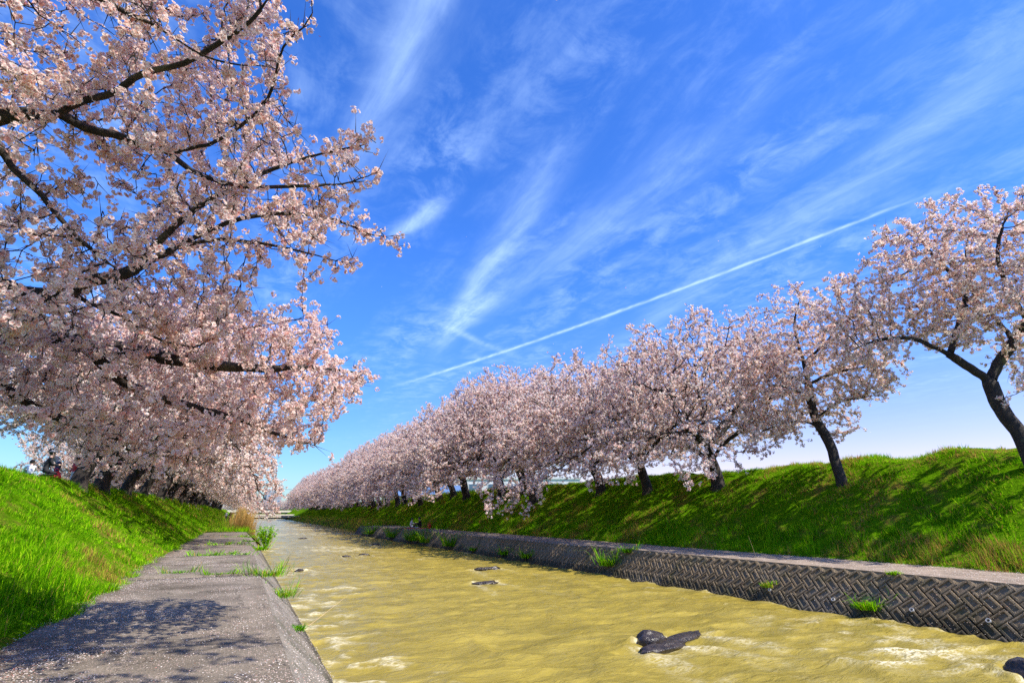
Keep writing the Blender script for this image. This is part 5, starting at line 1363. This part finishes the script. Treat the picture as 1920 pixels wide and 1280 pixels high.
def person(kind, loc, rz, top, legs, label, group, hair=M['hair'], scale=1.0, hat=None, longhair=False):
    J = pose(kind)
    keys = list(J); ix = {k: i for i, k in enumerate(keys)}
    me = bpy.data.meshes.new('person')
    me.from_pydata([J[k] for k in keys], [(ix[a], ix[b_]) for a, b_, _ in BONES], [])
    o = bpy.data.objects.new('person', me); col.objects.link(o)
    sk = o.modifiers.new('skin', 'SKIN'); sk.use_smooth_shade = True
    for k in keys:
        q = RAD.get(k, RAD.get(k[:2], .05))
        d = me.skin_vertices[0].data[ix[k]]
        d.radius = (q, q*0.85) if k in ('pel', 'che') else (q, q)
        d.use_root = (k == 'pel')
    su = o.modifiers.new('sub', 'SUBSURF'); su.levels = 1; su.render_levels = 1
    dg = bpy.context.evaluated_depsgraph_get(); dg.update()
    body = bpy.data.meshes.new_from_object(o.evaluated_get(dg))
    o.modifiers.clear()
    o.data = body
    body.materials.clear()
    for m_ in (M['skin'], top, legs, M['shoe']): body.materials.append(m_)
    A = np.array([J[a] for a, _, _ in BONES]); B = np.array([J[b_] for _, b_, _ in BONES]); tg = np.array([t for _, _, t in BONES])
    C_ = np.array([p.center for p in body.polygons])
    AB = B - A
    t = np.clip(((C_[:, None]-A)*AB).sum(2)/(AB*AB).sum(1), 0, 1)
    dist = np.linalg.norm(C_[:, None] - (A + t[..., None]*AB), axis=2)
    body.polygons.foreach_set('material_index', tg[dist.argmin(1)].astype(np.int32))
    body.update()
    # fingers, face, added to the same mesh
    mb = MB()
    mb.V = [tuple(v.co) for v in body.vertices]; mb.F = [tuple(p.vertices) for p in body.polygons]; mb.M = [p.material_index for p in body.polygons]
    for s, n_ in ((-1, 'l'), (1, 'r')):
        w_ = Vector(J['wr'+n_]); h_ = Vector(J['ha'+n_]); f = (h_-w_).normalized()
        sd2 = Vector((1, 0, 0)); dn2 = f.cross(sd2).normalized()
        for q in range(4):
            b0 = h_ + sd2*(-0.024 + 0.016*q) + f*0.01
            L = [.058, .07, .066, .05][q]
            mb.tube([b0, b0 + f*L*0.55 + dn2*0.004, b0 + f*L - dn2*0.012], [.0088, .008, .0055], 5)
        b0 = w_ + f*0.03 - sd2*s*0.028
        mb.tube([b0, b0 - sd2*s*0.022 + f*0.025, b0 - sd2*s*0.018 + f*0.05], [.0105, .009, .006], 5)
    hd = Vector(J['hed']); jw = Vector(J['jaw'])
    mb.ball(hd + Vector((0, .093, -.02)), (.014, .02, .022), 0, 6, 5)
    for s in (-1, 1):
        mb.ball(hd + Vector((s*.094, -.005, -.02)), (.012, .02, .03), 0, 6, 5)
        mb.ball(hd + Vector((s*.034, .083, .008)), (.012, .008, .008), 3, 6, 4)
    mb.ball(jw + Vector((0, .068, .015)), (.024, .008, .007), 0, 6, 4)
    o.data = mb.mesh('person', [M['skin'], top, legs, M['shoe']], True)
    hb_ = MB().ball(hd + Vector((0, -.022, .028)), (.108, .112, .102), 0, 14, 9)
    # clear the face: pull the front lower half in
    hb_.V = [(x, min(y, hd.y + 0.055) if z < hd.z + 0.045 else y, max(z, hd.z - (0.16 if longhair and y < hd.y else 0.075))) for x, y, z in hb_.V]
    hb_.build('hair', hair, o, True)
    if hat is not None:
        hh = MB().ball(hd + Vector((0, -.01, .05)), (.114, .118, .09), 0, 14, 7)
        hh.V = [(x, y, max(z, hd.z + 0.045)) for x, y, z in hh.V]
        hh.box((hd.x-.075, hd.y+.07, hd.z+.045), (hd.x+.075, hd.y+.19, hd.z+.058))
        hh.build('cap', hat, o, True)
    o.location = loc; o.rotation_euler = (0, 0, rz); o.scale = (scale,)*3
    return tag(o, label, 'person', group)

LG = 'people on the crest of the left bank'
zc = lambda x, y: float(left_z(np.array(x), np.array(y)))
def crest(x, y, dz=0.0): return (x, y, zc(x, y) + dz)
person('sit', crest(-11.9, 37.6), -1.3, M['black'], M['black'], 'person in dark clothes sitting at the left edge of the picture, on the bank', LG)
person('sit', crest(-11.8, 39.6), -0.9, M['navy'], M['denim'], 'person in navy sitting low on the bank, second from the left edge', LG, scale=0.9)
person('sit', crest(-7.5, 27.2), 0.5, M['white'], M['denim'], 'child with dark hair sitting low on the bank beside the person in black', LG, scale=0.75)
person('kneel', crest(-7.35, 28.3), -1.2, M['black'], M['black'], 'person in black with a cap kneeling on the bank by the red bag', LG, hat=M['grey'])
person('bend', crest(-7.45, 30.2, -0.1), 1.6, M['grey'], M['navy'], 'person in a grey jacket leaning forward beside the first trunk on the left bank', LG)
person('stand', crest(-8.1, 36.0, -0.35), 2.4, M['red'], M['white'], 'person in a red top standing between trunks on the left bank', LG)
def bag(loc, s, label, mat=M['red']):
    e = tag(empty('bag', loc, 0.4, s), label, 'bag')
    b_ = MB()
    rings = [(0.0, .20, .12), (.06, .23, .15), (.2, .21, .13), (.32, .13, .07), (.36, .05, .03)]
    V = []; F = []
    for z, a, c_ in rings:
        for k in range(14):
            t = 2*math.pi*k/14
            w_ = 1 + 0.08*math.sin(3*t + z*20)
            V.append((a*math.cos(t)*w_, c_*math.sin(t)*w_, z))
    for i in range(len(rings)-1):
        for k in range(14): F.append((i*14+k, i*14+(k+1) % 14, (i+1)*14+(k+1) % 14, (i+1)*14+k))
    F.append(tuple(range(14))[::-1]); F.append(tuple(4*14+k for k in range(14)))
    b_.add(V, F).build('body', mat, e, True)
    for s_ in (-.03, .03):
        MB().tube([(-.09, s_, .31), (-.07, s_*1.5, .43), (0, s_*1.8, .48), (.07, s_*1.5, .43), (.09, s_, .31)], .009, 5).build('handle', mat, e, True)
    return e
bag(crest(-7.2, 29.2, -0.02), 0.95, 'red bag on the grass between the person in black and the grey jacket')

person('stand', (-1.35, 104.0, 0.03), 3.3, M['black'], M['black'], 'person in black standing among the reeds beyond the promenade', 'walkers on the far left verge', hat=M['white'])
person('stand', (-2.2, 116.0, 0.06), 2.6, M['white'], M['denim'], 'person in a white top farther along the left verge', 'walkers on the far left verge')
person('stand', (-0.6, 112.0, 0.03), 0.6, M['grey'], M['navy'], 'person in grey just behind the person in black on the left verge', 'walkers on the far left verge')

px = float(Xt(57.0))
mat_o = MB().box((-1.5, -0.9, 0), (1.5, 0.9, 0.012), ch=0.004).build('picnic_sheet', M['red'])
mat_o.location = (px + 1.9, 57.4, 0.022); mat_o.rotation_euler = (0, 0, -0.4)
tag(mat_o, 'thin red picnic sheet under the seated pair on the right path', 'sheet')
person('kneel', (px + 1.45, 58.0, 0.036), -1.9, M['white'], M['white'], 'dark haired person in white kneeling on the right path', 'picnic pair on the right path', longhair=True, scale=0.95)
person('sit', (px + 2.35, 57.3, 0.036), 1.35, M['black'], M['black'], 'person in black sitting on the picnic sheet, back to the bank', 'picnic pair on the right path', scale=1.2)
bag((px + 3.05, 56.6, 0.03), 1.25, 'red bag on the right path beside the picnic sheet')
bk = MB()
bk.box((-.18, -.13, 0), (.18, .13, .16), ch=.02)
bk.tube([(-.15, 0, .15), (-.12, 0, .30), (.12, 0, .30), (.15, 0, .15)], .012, 5)
o = bk.build('picnic_basket', M['white']); o.location = (px + 1.95, 57.6, 0.036)
tag(o, 'small white picnic basket between the seated pair', 'basket')

# petals drifting on the air
r = np.random.default_rng(99)
n = 46
d_ = r.uniform(7, 22, n); a_ = r.uniform(-0.1, 1.05, n)
P = np.stack([d_*np.sin(a_), d_*np.cos(a_), 1.6 + d_*r.uniform(-0.03, 0.55, n)], 1)
v_, f_, t_ = petal_field(P, 0.012, 98, 0.0)
tag(obj('drifting_petals', mesh_np('drifting_petals', v_, [f_], [M['petal']], tint=t_)), 'pale cherry petals drifting in the air over the river', 'petals', kind='stuff')
